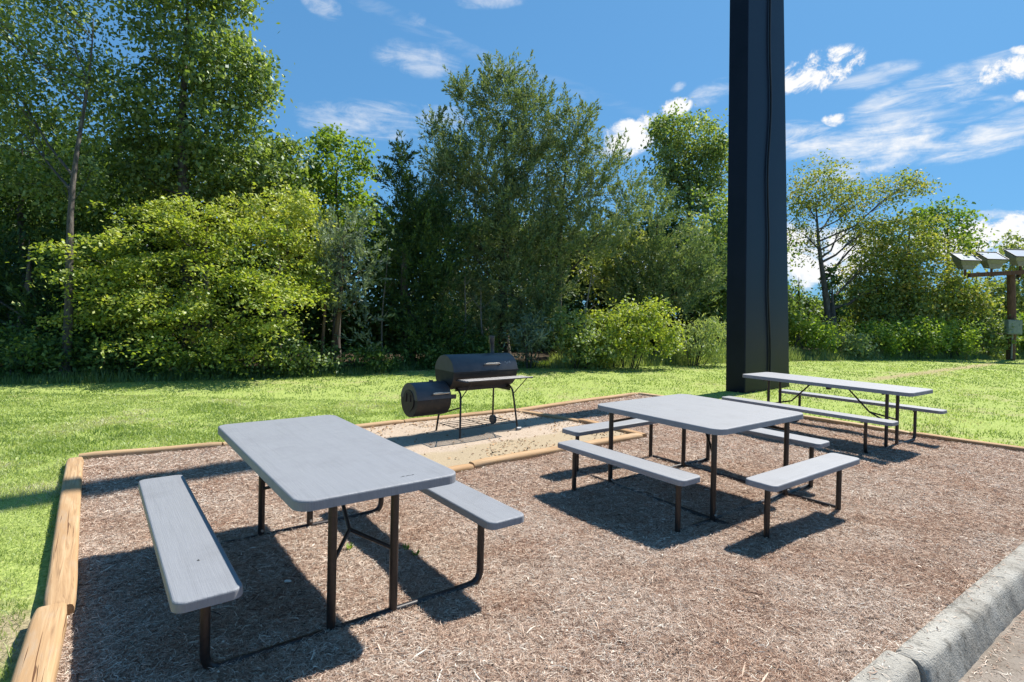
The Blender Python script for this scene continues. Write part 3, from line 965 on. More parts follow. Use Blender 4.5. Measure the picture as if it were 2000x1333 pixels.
# --- left part of the wood
tree('birch_tree', 'tall slender tree with sparse pale crown and bare side branches at the far left', 'tree', gp(125, 742), at(190, -60, 13.0), .085,
     [(110, 60, 110, 120, 13, 1.4), (40, 190, 90, 90, 13, 1.2), (190, 200, 60, 110, 13, .9), (150, 350, 60, 90, 13, .8), (60, -80, 150, 90, 13, 1.6), (-60, 60, 110, 200, 13, 1.6), (30, 330, 80, 60, 13, 1)],
     'leaf_mid', .095, K=1.75, clump=.30, per=18, bark='bark', nl=80, fill=.4, shell=.3, tmean=.6, rb=.022, flat=.8, group=GT)
tree('maple_tree', 'tallest broad tree with dense dark green crown against the blue sky', 'tree', gp(372, 728) * [1.12, 1.12, 1], at(365, -170, 14.8), .2,
     [(370, 60, 110, 150, 14.8, 1.7), (330, -90, 110, 110, 14.8, 1.6), (455, 150, 80, 90, 14.8, 1.3), (300, 220, 100, 110, 14.8, 1.5), (430, 270, 100, 80, 14.8, 1.4), (500, 155, 50, 50, 14.8, .8),
      (400, 330, 110, 60, 14.8, 1.4), (450, -20, 50, 70, 14.8, 1.0), (280, 330, 90, 70, 14.8, 1.3)],
     'leaf_mid', .12, K=3.3, clump=.36, per=26, nl=60, tmean=.50, group=GT, fill=.35)
tree('dogwood_tree', 'low spreading yellow-green tree in tiered layers at the front of the wood', 'tree', gp(405, 735), at(405, 400, 12.8), .10,
     [(360, 470, 160, 75, 12.6, 1.5), (290, 560, 150, 80, 12.3, 1.5), (470, 590, 130, 85, 12.2, 1.5), (380, 640, 170, 70, 12.3, 1.5), (190, 500, 60, 50, 12.4, .8), (520, 500, 80, 70, 12.6, 1.2), (350, 415, 80, 35, 12.8, 1.0), (200, 600, 60, 60, 12.4, .8), (560, 560, 60, 50, 12.2, .9)],
     'leaf_yellow', .080, K=2.7, clump=.30, per=30, style='layer', flat=.30, droop=.6, nl=50, low=.12, upn=1.3, tmean=.56, group=GT, rb=.014)
tree('maple_tree', 'small bright yellow maple rising behind the right side of the layered tree', 'tree', gp(560, 733) * [1.07, 1.07, 1], at(560, 370, 13.8), .07,
     [(560, 430, 75, 60, 13.8, 1.1), (600, 400, 32, 28, 13.6, .5), (480, 420, 60, 45, 13.9, .9), (600, 500, 35, 60, 13.6, .6), (620, 560, 22, 40, 13.4, .4)],
     'leaf_yellow', .095, K=2.7, clump=.28, per=26, flat=.45, nl=22, tmean=.72, group=GT)
tree('oak_tree', 'dark oak filling the gap behind the slender tree at the left', 'tree', gp(60, 735) * [1.25, 1.25, 1], at(40, 200, 15), .16,
     [(30, 420, 130, 120, 15, 1.6), (160, 400, 80, 110, 15, 1.4), (-60, 300, 110, 160, 15, 1.5), (120, 280, 70, 70, 15.2, 1.2)],
     'leaf_dark', .12, K=2.8, clump=.4, nl=24, group=GT, fill=.35)
tree('cedar_tree', 'very dark cedar in deep shade at the far left of the wood', 'tree', gp(40, 740) * [1.1, 1.1, 1], at(60, 430, 12.4), .14,
     [(30, 600, 120, 130, 12.6, 1.2), (140, 620, 90, 110, 12.8, 1.1), (-80, 560, 110, 170, 12.6, 1.2), (210, 680, 80, 60, 12.8, .9), (120, 500, 70, 60, 13.4, 1)],
     'cedar_dark', .15, K=2.6, clump=.42, per=40, style='cedar', nl=24, group=GT, fill=.4)
tree('oak_tree', 'mid green tree between the tallest tree and the sky gap', 'tree', gp(540, 733) * [1.25, 1.25, 1], at(540, 240, 15.5), .12,
     [(530, 340, 75, 70, 15.5, 1.2), (470, 360, 70, 60, 15.5, 1.2), (560, 300, 40, 45, 15.5, .8)], 'leaf_mid', .12, K=2.8, clump=.36, nl=22, tmean=.55, group=GT)
tree('tulip_tree', 'light green tree with pointed tops in the dip left of the cedars', 'tree', gp(655, 733) * [1.4, 1.4, 1], at(660, 250, 18.0), .14,
     [(655, 330, 48, 80, 18, 1.2), (620, 330, 40, 60, 18, 1.0), (705, 350, 32, 55, 18, .9), (655, 272, 18, 28, 18, .5), (630, 280, 14, 24, 18, .4), (700, 305, 20, 30, 18, .5), (610, 390, 60, 60, 18, 1.2), (700, 410, 40, 40, 18, 1)],
     'leaf_bright', .14, K=2.8, clump=.36, nl=20, tmean=.45, group=GT)
tree('cedar_tree', 'grey-green cedar with two bare reddish trunks beside the yellow tree', 'tree', gp(648, 725), at(680, 385, 13.8), .07,
     [(680, 450, 52, 60, 13.8, .8), (700, 540, 44, 70, 13.8, .7), (650, 500, 40, 60, 13.9, .6), (715, 640, 28, 50, 13.8, .5), (660, 585, 35, 30, 13.9, .6)],
     'cedar_grey', .12, K=1.9, clump=.32, per=40, style='cedar', bark='bark_red', nl=26, low=.4, group=GT)
tree('young_pine_tree', 'thin bare reddish trunk standing just left of the grey-green cedar', 'tree', gp(630, 726), at(634, 470, 13.6), .05,
     [(640, 480, 28, 50, 13.6, .5), (628, 530, 20, 28, 13.6, .4)], 'cedar_grey', .12, K=1.6, clump=.3, per=36, style='cedar', bark='bark_red', nl=14, low=.6, group=GT)
# --- middle cedars
tree('cedar_tree', 'blackish green cedar with a thin spire left of the big cedar', 'tree', gp(800, 718) * [1.04, 1.04, 1], at(782, 300, 15.8), .15,
     [(782, 300, 12, 28, 15.8, .25), (800, 540, 75, 150, 15.8, 1.1), (790, 400, 50, 80, 15.8, .8), (782, 320, 16, 50, 15.8, .3), (860, 480, 60, 120, 16, .9), (840, 640, 90, 70, 15.6, 1), (755, 350, 22, 28, 15.8, .4)],
     'cedar_dark', .13, K=3.0, clump=.36, per=46, style='cedar', nl=36, group=GT, fill=.4, tmean=.5)
tree('cedar_tree', 'biggest cedar with a ragged domed top in the middle of the view', 'tree', gp(985, 716) * [1.1, 1.1, 1], at(985, 150, 17.8), .20,
     [(975, 200, 68, 62, 17.8, 1.1), (1040, 250, 60, 90, 17.8, 1.1), (960, 320, 120, 90, 17.8, 1.6), (880, 330, 62, 70, 17.8, 1.1), (900, 170, 22, 32, 17.8, .5), (975, 150, 40, 30, 17.8, .6), (930, 440, 100, 90, 17.8, 1.4), (1020, 430, 80, 110, 17.8, 1.3), (850, 250, 30, 35, 17.8, .5), (1000, 560, 80, 70, 17.6, 1.1), (905, 570, 60, 70, 17.8, 1), (960, 640, 70, 45, 17.4, .9), (840, 400, 45, 60, 17.8, .9), (1050, 620, 50, 50, 17.4, .9)],
     'cedar', .125, K=3.9, clump=.40, per=44, style='cedar', nl=64, group=GT, fill=.3, tmean=.55, rb=.03, maxleaf=190000)
tree('cedar_tree', 'cedar with a split bushy top just right of the biggest cedar', 'tree', gp(1083, 714) * [1.08, 1.08, 1], at(1110, 235, 17.6), .15,
     [(1115, 270, 50, 60, 17.6, .9), (1120, 360, 75, 80, 17.6, 1.2), (1180, 330, 50, 62, 17.6, .9), (1090, 460, 70, 80, 17.6, 1.1), (1150, 460, 60, 60, 17.6, 1.0), (1145, 225, 14, 26, 17.6, .3), (1108, 215, 10, 20, 17.6, .3), (1225, 400, 40, 60, 17.8, .7), (1075, 560, 45, 60, 17.6, .7)],
     'cedar', .125, K=3.3, clump=.38, per=42, style='cedar', nl=54, group=GT, tmean=.6, rb=.028)
tree('cedar_tree', 'pointed mid green cedar left of the dark steel column', 'tree', gp(1290, 706) * [1.1, 1.1, 1], at(1282, 340, 20.5), .18,
     [(1282, 400, 36, 55, 20.5, .8), (1285, 480, 75, 80, 20.5, 1.4), (1320, 560, 85, 70, 20.5, 1.4), (1240, 560, 60, 80, 20.5, 1.2), (1370, 520, 55, 70, 20.8, 1)],
     'cedar', .15, K=2.9, clump=.42, per=42, style='cedar', nl=26, group=GT, tmean=.5, fill=.35)
tree('sweetgum_tree', 'rounded bright tree far off with sky around its crown beside the column', 'tree', gp(1350, 700) * [1.3, 1.3, 1], at(1345, 215, 28), .24,
     [(1340, 270, 72, 55, 28, 1.8), (1310, 310, 45, 50, 28, 1.3), (1385, 330, 36, 60, 28, 1.1), (1345, 350, 40, 40, 28, 1.0), (1290, 250, 24, 26, 28, .8), (1400, 290, 26, 36, 28, .8), (1330, 390, 42, 34, 28, 1.1), (1392, 400, 34, 50, 28, 1.1), (1300, 350, 26, 30, 28, .8)],
     'leaf_mid', .17, K=3.6, clump=.50, per=24, nl=50, group=GT, tmean=.7, rb=.05, low=.35)
tree('hackberry_tree', 'light olive bushy tree tucked between the cedars left of the column', 'tree', gp(1200, 712) * [1.2, 1.2, 1], at(1200, 440, 21), .12,
     [(1195, 500, 50, 50, 21, 1), (1165, 540, 45, 50, 21, 1), (1230, 470, 36, 36, 21, .8)], 'leaf_olive', .14, K=2.0, clump=.36, nl=20, group=GT, bark='bark_pale', tmean=.7)
tree('elm_tree', 'leafy green tree directly behind the steel column', 'tree', gp(1410, 703) * [1.2, 1.2, 1], at(1410, 400, 24), .2,
     [(1400, 440, 55, 80, 24, 1.5), (1350, 520, 50, 50, 24, 1.2), (1400, 500, 60, 60, 24, 1.5), (1460, 520, 80, 110, 24, 1.6), (1400, 590, 60, 60, 23.5, 1.2), (1500, 600, 60, 60, 24, 1.2)], 'leaf_mid', .16, K=3.0, clump=.42, nl=20, group=GT, tmean=.6)
# --- right
tree('ash_tree', 'open thin tree with tawny leaves and visible forked limbs right of the column', 'tree', gp(1622, 700) * [1.08, 1.08, 1], at(1588, 335, 27), .19,
     [(1600, 350, 55, 42, 27, 1.4), (1650, 385, 70, 45, 27, 1.5), (1570, 400, 40, 50, 27, 1.2), (1740, 370, 55, 36, 27, 1.2), (1790, 360, 36, 22, 27, .8), (1780, 335, 22, 14, 27, .5), (1680, 450, 60, 50, 27, 1.3), (1570, 470, 40, 45, 27, 1.1), (1700, 540, 40, 50, 27, 1.0), (1815, 365, 16, 14, 27, .4)],
     'leaf_fall', .13, K=1.5, clump=.50, per=16, nl=150, group=GT, tmean=.45, rb=.045, low=.34, bark='bark', fill=.5)
tree('ivy_tree', 'short ivy-clad trunk under the open tawny tree', 'tree', gp(1628, 699) * [1.05, 1.05, 1], at(1625, 530, 26.2), .2,
     [(1622, 560, 17, 50, 26.2, .4), (1630, 610, 18, 40, 26.2, .4)], 'leaf_dark', .14, K=3.0, clump=.22, nl=6, group=GT)
tree('elm_tree', 'dense yellow-green tree with tawny patches left of the floodlight post', 'tree', gp(1760, 699) * [1.1, 1.1, 1], at(1780, 400, 27.5), .25,
     [(1760, 470, 75, 62, 27.5, 1.8), (1720, 540, 80, 70, 27.5, 1.8), (1820, 540, 90, 80, 27.5, 1.8), (1880, 590, 60, 50, 27.5, 1.2), (1700, 590, 50, 50, 27, 1.2), (1770, 600, 80, 50, 27, 1.4)],
     'leaf_fall', .15, K=3.4, clump=.42, per=26, nl=24, group=GT, tmean=.40)
tree('maple_tree', 'bright green treetop rising behind the dense yellow-green tree', 'tree', gp(1850, 699) * [1.25, 1.25, 1], at(1850, 385, 31), .2,
     [(1850, 440, 55, 48, 31, 1.6), (1885, 470, 30, 40, 31, 1.2), (1820, 420, 30, 26, 31, 1)], 'leaf_bright', .19, K=2.8, clump=.5, nl=18, group=GT, tmean=.4)
tree('elm_tree', 'pale green tree at the right edge of the view behind the floodlights', 'tree', gp(1985, 699) * [1.15, 1.15, 1], at(1990, 440, 31), .2,
     [(1990, 500, 40, 48, 31, 1.4), (2050, 520, 80, 90, 31, 1.8), (1940, 590, 50, 60, 30, 1.2), (2000, 600, 60, 60, 30, 1.4), (2120, 560, 90, 110, 31, 1.6)], 'leaf_olive', .19, K=2.4, clump=.5, nl=20, group=GT, tmean=.6)
tree('oak_tree', 'dark green trees low behind the column to the right', 'tree', gp(1560, 700) * [1.3, 1.3, 1], at(1560, 520, 30), .2,
     [(1560, 600, 50, 50, 30, 1.3), (1670, 600, 50, 40, 31, 1.3), (1600, 620, 60, 40, 30, 1.3)], 'leaf_mid', .19, K=2.6, clump=.5, nl=14, group=GT, tmean=.4)

GS = 'bushes along the lawn edge'
# shaded scrub on the left
for (u, v, ru, rv, Y, lb, lm) in [
    (20, 690, 90, 60, 11.2, 'dark scrub bush at the left end of the wood', 'leaf_dark'),
    (150, 700, 80, 48, 11.6, 'dark scrub bush below the left tip of the layered tree', 'leaf_dark'),
    (275, 705, 75, 42, 12.1, 'low shaded bush under the left half of the layered tree', 'leaf_dark'),
    (400, 700, 80, 42, 12.4, 'shaded bush around the trunk of the layered tree', 'leaf_mid'),
    (525, 690, 70, 50, 12.7, 'leafy green bush under the right half of the layered tree', 'leaf_mid'),
    (620, 706, 50, 32, 13.4, 'low green bush at the foot of the two reddish trunks', 'leaf_mid'),
    (715, 700, 60, 32, 14.2, 'low dark bush in front of the blackish cedar', 'leaf_dark'),
    (820, 690, 60, 36, 15.4, 'dark bush behind the left end of the smoker', 'leaf_dark'),
    (915, 685, 55, 42, 16.0, 'dim green bush behind the smoker barrel', 'leaf_dark')]:
    bush('bush', lb, [(u, v, ru, rv, Y, .8), (u + ru * .5, v + 8, ru * .5, rv * .7, Y - .2, .5)], lm, .085, clump=.24, group=GS)
bush('bush', 'blue-green feathery bush right of the smoker chimney', [(1035, 665, 38, 48, 16.0, .7), (1050, 640, 30, 28, 16.1, .5)], 'cedar_grey', .16, K=2.6, clump=.26, group=GS, wr=.22, up=.2)
bush('bush', 'leafy mid green bush between the feathery bush and the yellowish one', [(1120, 655, 55, 50, 16.4, 1.0), (1150, 680, 60, 34, 16.2, .8), (1090, 620, 26, 22, 16.6, .5)], 'leaf_mid', .10, K=3.0, group=GS, tmean=.7)
bush('bush', 'large arching yellow-green bush left of the tall weeds', [(1225, 640, 70, 46, 16.8, 1.1), (1270, 612, 50, 28, 17.0, .8), (1200, 680, 70, 32, 16.6, .9), (1300, 660, 40, 40, 17, .7), (1165, 622, 30, 20, 16.8, .5)], 'leaf_yellow', .10, K=3.0, group=GS, tmean=.48)
bush('weed_patch', 'feathery pale tall weeds leaning beside the left face of the column', [(1350, 670, 46, 36, 18.2, .8), (1400, 665, 36, 40, 18.4, .8), (1385, 640, 24, 20, 18.6, .5)], 'weed_pale', .16, K=2.8, clump=.25, group=GS, wr=.16, up=.9, cat='weeds', tmean=.55)
for (u, v, ru, rv, Y, lb, lm) in [
    (1585, 650, 48, 36, 23.5, 'pale green bush just right of the steel column', 'leaf_bright'),
    (1655, 672, 46, 26, 24.0, 'low silvery green bush below the ivy trunk', 'weed_pale'),
    (1720, 660, 48, 32, 24.6, 'rounded green bush left of the brightest bush', 'leaf_bright'),
    (1790, 655, 50, 38, 25.0, 'brightest yellow-green bush in the hedge row', 'leaf_bright'),
    (1860, 655, 48, 38, 25.6, 'full green bush in the hedge row near the post', 'leaf_bright'),
    (1925, 652, 42, 42, 26.8, 'green bush standing just left of the floodlight post', 'leaf_mid'),
    (2010, 650, 50, 46, 27.6, 'green bush right of the floodlight post', 'leaf_bright')]:
    bush('bush', lb, [(u, v, ru, rv, Y, 1.2), (u + ru * .4, v + 12, ru * .6, rv * .6, Y - .5, .8), (u - ru * .5, v - rv * .3, ru * .4, rv * .5, Y, .7)], lm, .14, clump=.34, group=GS, tmean=.55)

# far wood behind everything, one mass nobody could count
blobs = []
for u in range(-260, 1500, 62):
    Yb = 17.5 + max(0, (u - 300)) * .0085
    top = 330 if u < 560 else (470 if u < 760 else 480)
    for v in range(top, 700, 62):
        blobs.append((u + random.uniform(-20, 20), v + random.uniform(-15, 15), 46, 46, Yb + random.uniform(0, 2.5), .9))
for u in range(1500, 2300, 56):
    for v in (615, 655):
        blobs.append((u, v + random.uniform(-10, 10), 44, 30, 33 + random.uniform(0, 3), 1.4))
N = 260000; per = 40
P, d, bi, Cs, Rs, _ = blob_pts(blobs, N // per, .3, .9, .5)
ci = np.repeat(np.arange(len(P)), per); n = len(ci)
C = P[ci] + rng.normal(0, .30, (n, 3)); C[:, 2] = np.maximum(C[:, 2], .05)
nrm = unit(rng.normal(0, .7, (n, 3)) + np.array([0, 0, .5])); a = unit(np.cross(nrm, rng.normal(0, 1, (n, 3)))); s = unit(np.cross(nrm, a))
l = .20 * (.6 + .8 * rng.random(n))
o = quads(C, a, s, l, l * .6, 'woodland', M['leaf_dark'], np.clip(rng.normal(.45, .2, n), 0, 1), None)
tag(o, 'mass of dark woodland closing the view behind the front trees', kind='stuff')

# bare dead trunks and branches seen in the wood
GB = 'bare stems in the wood'
for (u, v1, Y, lean, r_, lb) in [(745, 470, 15.4, 12, .03, 'thin bare sapling in front of the blackish cedar'), (945, 560, 16.6, -6, .04, 'straight bare sapling behind the smoker'),
                                 (1132, 520, 17, 26, .05, 'leaning bare grey snag between the bushes'), (905, 520, 16.4, 4, .04, 'bare sapling left of the biggest cedar trunk')]:
    b = at(u, 700, Y); b[2] = 0
    root = empty('bare_sapling', tuple(b)); tag(root, lb, 'sapling', GB)
    tp = at(u + lean, v1, Y) - b
    mb = MB()
    limbs(mb, (0, 0, -.05), tp, r_, [tuple(tp * k + np.array([random.uniform(-.7, .7), random.uniform(-.5, .5), random.uniform(0, .5)])) for k in np.linspace(.3, .95, 11)], rb=.012, low=.2)
    mb.build('trunk', M['bark_pale'], root)

# weeds sprouting through the bark
for (u, v, lb) in [(683, 1078, 'small clover-like sprout left of the near table leg'), (792, 1080, 'small green sprout in the bench shadow'), (812, 1092, 'grassy sprout nearest the near bench leg')]:
    c = gp(u, v)
    n = 22
    th = rng.random(n) * 6.28; h = .02 + .03 * rng.random(n)
    C = np.stack([np.cos(th) * .018, np.sin(th) * .018, h * .6 + .01], -1)
    a = unit(np.stack([np.cos(th), np.sin(th), np.full(n, 1.1)], -1)); s = unit(np.cross(a, np.array([0, 0, 1.])))
    o = quads(C, a, s, h, np.full(n, .010), 'weed_sprout', M['leaf_bright'], rng.random(n), None)
    o.location = (c[0], c[1], 0)
    tag(o, lb, 'weed', 'sprouts in the bark')
c = gp(562, 1146)
mb = MB(); mb.tube([(-.018, 0, 0), (-.008, 0, .003), (.010, .002, .002), (.018, .003, 0)], [.004, .0075, .007, .003], n=8)
o = mb.build('pebble', M['stone']); o.location = (c[0], c[1], .028); tag(o, 'tiny white pebble in the shadow of the near table', 'pebble')


# ------------------------------------------------------------------ timbers
def timber(p0, p1, w, h, label, z=0.0, cr=.3, seed=0):
    p0 = np.array(p0, float); p1 = np.array(p1, float)
    L = np.linalg.norm(p1 - p0); th = math.atan2(p1[1] - p0[1], p1[0] - p0[0])
    prof = []
    r_ = cr * h
    for (cx, cz, a0) in ((w / 2 - r_ * 1.2, h - r_, 0), (-w / 2 + r_ * 1.2, h - r_, 90)):
        for k in range(5):
            an = R(a0 + 90 * k / 4)
            prof.append((cx + r_ * 1.2 * math.cos(an), cz + r_ * math.sin(an)))
    prof += [(-w / 2, -.04), (w / 2, -.04)]
    n = len(prof); ns = max(4, int(L / .12))
    rr = np.random.default_rng(seed + 100)
    vs = []
    ph = rr.random() * 6
    for i in range(ns + 1):
        t = i / ns; x = L * t
        e0 = min(x, L - x); sh = .008 * math.exp(-e0 / .01)
        dy = .006 * math.sin(t * 3.1 + ph) ; dz = .004 * math.sin(t * 5 + ph)
        for (py_, pz_) in prof:
            vs.append((x, py_ * (1 - sh / w * 2) + dy + rr.normal(0, .0008), pz_ + (dz - sh if pz_ > 0 else 0) + rr.normal(0, .0006)))
    fs = [(i * n + k, i * n + (k + 1) % n, (i + 1) * n + (k + 1) % n, (i + 1) * n + k) for i in range(ns) for k in range(n)]
    mb = MB(); mb.add(vs, fs, True)
    mb.add(vs[:n], [tuple(range(n - 1, -1, -1))]); mb.add(vs[-n:], [tuple(range(n))])
    # spike head
    hx = L * .06
    o = mb.build('edging_timber', M['pine'])
    o.location = (p0[0], p0[1], z); o.rotation_euler = (0, 0, th)
    tag(o, label, 'timber', 'pine timbers edging the bed')
    return o


timber((-2.205, 2.735), (-4.20, 5.385), .130, .072, 'long orange-brown timber on the left side reaching the far left corner', seed=1)
timber((-1.18, 1.22), (-2.235, 2.72), .140, .085, 'cracked pale timber nearest the camera at the bottom left', seed=2)
timber((-4.26, 5.50), (-3.20, 6.145), .09, .065, 'short reddish timber on the back edge at the left corner', cr=.45, seed=3)
timber((-3.19, 6.15), (-1.52, 7.66), .10, .065, 'back edge timber passing behind the near grey table', cr=.45, seed=4)
timber((-1.51, 7.67), (0.03, 8.77), .11, .065, 'back edge timber directly behind the smoker', cr=.45, seed=5)
timber((0.04, 8.78), (2.40, 11.06), .12, .06, 'long pale timber at the back running to the far corner', cr=.45, seed=6)
timber((2.42, 11.08), (3.76, 9.80), .13, .06, 'timber leaving the far corner towards the square table', cr=.4, seed=7)
timber((3.77, 9.79), (5.47, 7.76), .12, .06, 'right edge timber hidden behind the long table', cr=.4, seed=8)
timber((5.48, 7.75), (6.9, 6.30), .12, .065, 'timber beyond the long table at the right side of the bed', cr=.4, seed=9)
timber((.06, 8.72), (.98, 7.98), .11, .055, 'upper cross timber at the right end of the sandy pad', cr=.4, seed=10)
timber((.93, 8.06), (1.66, 7.16), .13, .065, 'lower cross timber ending by the square table', cr=.4, seed=11)
timber((-.41, 5.555), (1.60, 7.17), .125, .07, 'long front timber between the sandy pad and the bark', cr=.45, seed=12)
timber((-1.05, 4.93), (-.42, 5.53), .120, .065, 'short front timber next to the near grey table', cr=.45, seed=13)


# ------------------------------------------------------------------ picnic tables
def slab(name, a, b, z, t, mt, parent, cr=.06, cx=0.0, cy_=0.0, grain='y'):
    """rounded moulded board, centre (cx,cy_), size a x b, top at z; local y of the mesh runs along the grain"""
    def ring(ins, zz):
        pts = []
        hx, hy = a / 2 - ins, b / 2 - ins; r_ = max(.004, cr - ins)
        for (sx_, sy_, a0) in ((1, 1, 0), (-1, 1, 90), (-1, -1, 180), (1, -1, 270)):
            for k in range(11):
                an = R(a0 + 90 * k / 10)
                pts.append((sx_ * (hx - r_) + r_ * math.cos(an), sy_ * (hy - r_) + r_ * math.sin(an), zz))
        return pts
    prof = [(.010, z), (.005, z - .0012), (.0015, z - .0045), (0, z - .009), (-.001, z - t), (.003, z - t), (.006, z - t + .01)]
    rings = [ring(i, zz) for i, zz in prof]
    n = len(rings[0])
    mb = MB()
    vs = [p for rg in rings for p in rg]
    fs = [(i * n + k, i * n + n + k, i * n + n + (k + 1) % n, i * n + (k + 1) % n) for i in range(len(rings) - 1) for k in range(n)]
    vs = [(x, y, zz) for (x, y, zz) in vs]
    mb.add(vs, fs, False)
    mb.add(rings[0], [tuple(range(n))]); mb.add(rings[-1], [tuple(range(n - 1, -1, -1))])
    o = mb.build(name, mt, parent)
    # keep flat top flat-shaded by normals: separate top ring shares no verts
    if grain == 'x':
        o.rotation_euler = (0, 0, math.pi / 2)
        o.location = (cx, cy_, 0)
    else:
        o.location = (cx, cy_, 0)
    return o


def tubes(name, paths, r_, parent, bend=.09, mt='steel_brown', n=12):
    mb = MB()
    for p in paths:
        mb.tube(fillet(p, bend) if len(p) > 2 else p, r_, n=n)
    return mb.build(name, M[mt], parent)


def root_at(name, t, tilt, label, group):
    o = bpy.data.objects.new(name, None)
    x, y, th = t
    Xa = Vector((1, 0, tilt[0])).normalized(); Ya = Vector((0, 1, tilt[1])).normalized(); Za = Xa.cross(Ya).normalized()
    m4 = Matrix(((Xa.x, Ya.x, Za.x, 0), (Xa.y, Ya.y, Za.y, 0), (Xa.z, Ya.z, Za.z, 0), (0, 0, 0, 1)))
    o.matrix_world = Matrix.Translation((x, y, 0)) @ Matrix.Rotation(th, 4, 'Z') @ m4
    link(o); tag(o, label, 'picnic table', group)
    return o


GP = 'grey picnic tables on the bark bed'
HT, HB, TT = .742, .442, .046


def bolt(parent, p, r_=.008):
    mb = MB(); mb.tube([Vector(p) - Vector((0, r_ * 1.6, 0)), Vector(p) + Vector((0, r_ * 1.6, 0))], r_, n=6)
    return mb.build('bolt', M['zinc'], parent)


def two_bench(t, tilt, W_, L, wb, Lb, ob, lb, la, lba, label, mt, rr=.020, hub=.20):
    """table with boards running along local Y, benches at x=+-ob, leg frames at y=+-lb"""
    root = root_at('picnic_table', t, tilt, label, GP)
    slab('tabletop', W_, L, HT, TT, mt, root, cr=.075)
    for s_ in (-1, 1):
        slab('bench', wb, Lb, HB, .040, mt, root, cr=.045, cx=s_ * ob)
    for e in (-1, 1):
        y = e * lb
        for s_ in (-1, 1):
            tubes('leg', [[(s_ * la, y, .0), (s_ * la, y, HT - TT + .008)]], rr + .001, root)
            # lower sleeve of the leg
            # bench leg curving into its ground rail
            tubes('leg', [[(s_ * lba, y, HB - .032), (s_ * lba, y, .012), (s_ * (lba - .16), y, .012)]], rr, root, bend=.11)
            bolt(root, (s_ * la, y - e * .022, .055)); bolt(root, (s_ * lba, y - e * .02, .20), .007)
        tubes('ground_rail', [[(-(lba - .15), y, .010), (lba - .15, y, .010)]], rr * .95, root)
        hb_y = y - e * hub
        tubes('leg_brace', [[(-la, y, .33), (0, hb_y, .40)], [(la, y, .33), (0, hb_y, .40)], [(0, hb_y, .40), (0, y - e * (lb * .72), HT - TT + .005)]], .0105, root, bend=.02)
        tubes('cross_rail', [[(-W_ * .40, y, HT - TT - .010), (W_ * .40, y, HT - TT - .010)]], .014, root)
        for s_ in (-1, 1):
            tubes('bench_bracket', [[(s_ * (ob - wb * .4), y, HB - .045), (s_ * (ob + wb * .4), y, HB - .045)]], .012, root)
    mb = MB(); mb.box((0, 0, HT - TT - .03), (.05, .05, .08)); mb.build('centre_bracket', M['steel_brown'], root)
    return root


T1 = two_bench((-1.1396, 3.3169, .6514), (.005, .001), .800, 1.861, .2457, 1.844, .7153, .683, .160, .694,
               'grey picnic table nearest the camera at the left with two benches', M['resin_x'], rr=.0205)
# worn maker's mark and a speck on the near table
mb = MB()
for k in range(9):
    mb.box((.12 + k * .0085 + .001 * (k % 2), -.83 + .002 * ((k * 7) % 3), HT + .0006), (.0045, .003 + .0025 * ((k * 5) % 3), .0010), rz=.3 * ((k % 3) - 1))
mb.build('maker_mark', M['lampdark'], T1)
mb = MB(); mb.box((-.7153 + .01, -.56, HB + .0008), (.008, .009, .0012), rz=.5); mb.box((-.704, -.552, HB + .0008), (.005, .004, .0012)); mb.build('dirt_speck', M['lampdark'], T1)

two_bench((4.2626, 7.6366, -.9522 + math.pi / 2 - math.pi), (-.0079, .0025), .7134, 2.201, .2173, 2.184, .7414, .772, .155, .718,
          'longest grey picnic table at the back right beside the steel column', M['resin_light'], rr=.019, hub=.26)

# square table with four benches
t2 = root_at('picnic_table', (1.6437, 5.0390, .6409), (.0114, .0012), 'square grey picnic table in the middle with a bench on each of four sides', GP)
S, L2, wb2, ob2, l2, lb2, lba2 = 1.312, 1.333, .233, .976, .537, .975, .547
slab('tabletop', S, S, HT, TT, M['resin_light'], t2, cr=.10)
for s_ in (-1, 1):
    slab('bench', wb2, L2, HB, .040, M['resin_light'], t2, cr=.045, cx=s_ * ob2)
    slab('bench', wb2, L2, HB, .040, M['resin_light'], t2, cr=.045, cy_=s_ * ob2, grain='x')
for sx_ in (-1, 1):
    for sy_ in (-1, 1):
        tubes('leg', [[(sx_ * l2, sy_ * l2, 0), (sx_ * l2, sy_ * l2, HT - TT + .008)]], .0215, t2)
        tubes('leg', [[(sx_ * lb2, sy_ * lba2, HB - .032), (sx_ * lb2, sy_ * lba2, .0)]], .020, t2)
        tubes('leg', [[(sx_ * lba2, sy_ * lb2, HB - .032), (sx_ * lba2, sy_ * lb2, .0)]], .020, t2)
        bolt(t2, (sx_ * l2, sy_ * l2 - .022, .06))
for s_ in (-1, 1):
    tubes('ground_rail', [[(-lb2, s_ * lba2 + .024, .012), (lb2, s_ * lba2 + .024, .012)]], .017, t2)
    tubes('ground_rail', [[(s_ * lba2 + .024, -lb2, .016), (s_ * lba2 + .024, lb2, .016)]], .017, t2)
tubes('cross_rail', [[(-l2, l2, .585), (0, l2 - .01, .60), (l2, l2, .585)]], .011, t2)
tubes('cross_rail', [[(l2, -l2, .585), (l2 - .01, 0, .60), (l2, l2, .585)]], .011, t2)
tubes('leg_brace', [[(-l2, -l2, .50), (-l2 + .20, -l2 + .24, HT - TT)]], .0105, t2)
tubes('leg_brace', [[(l2, l2, .50), (l2 - .20, l2 - .24, HT - TT)]], .0105, t2)

# ------------------------------------------------------------------ offset smoker grill
sm = empty('smoker_grill', (-.52, 7.25, .02), R(40.0))
tag(sm, 'black barrel smoker grill with side firebox and short chimney on the sandy pad', 'grill')


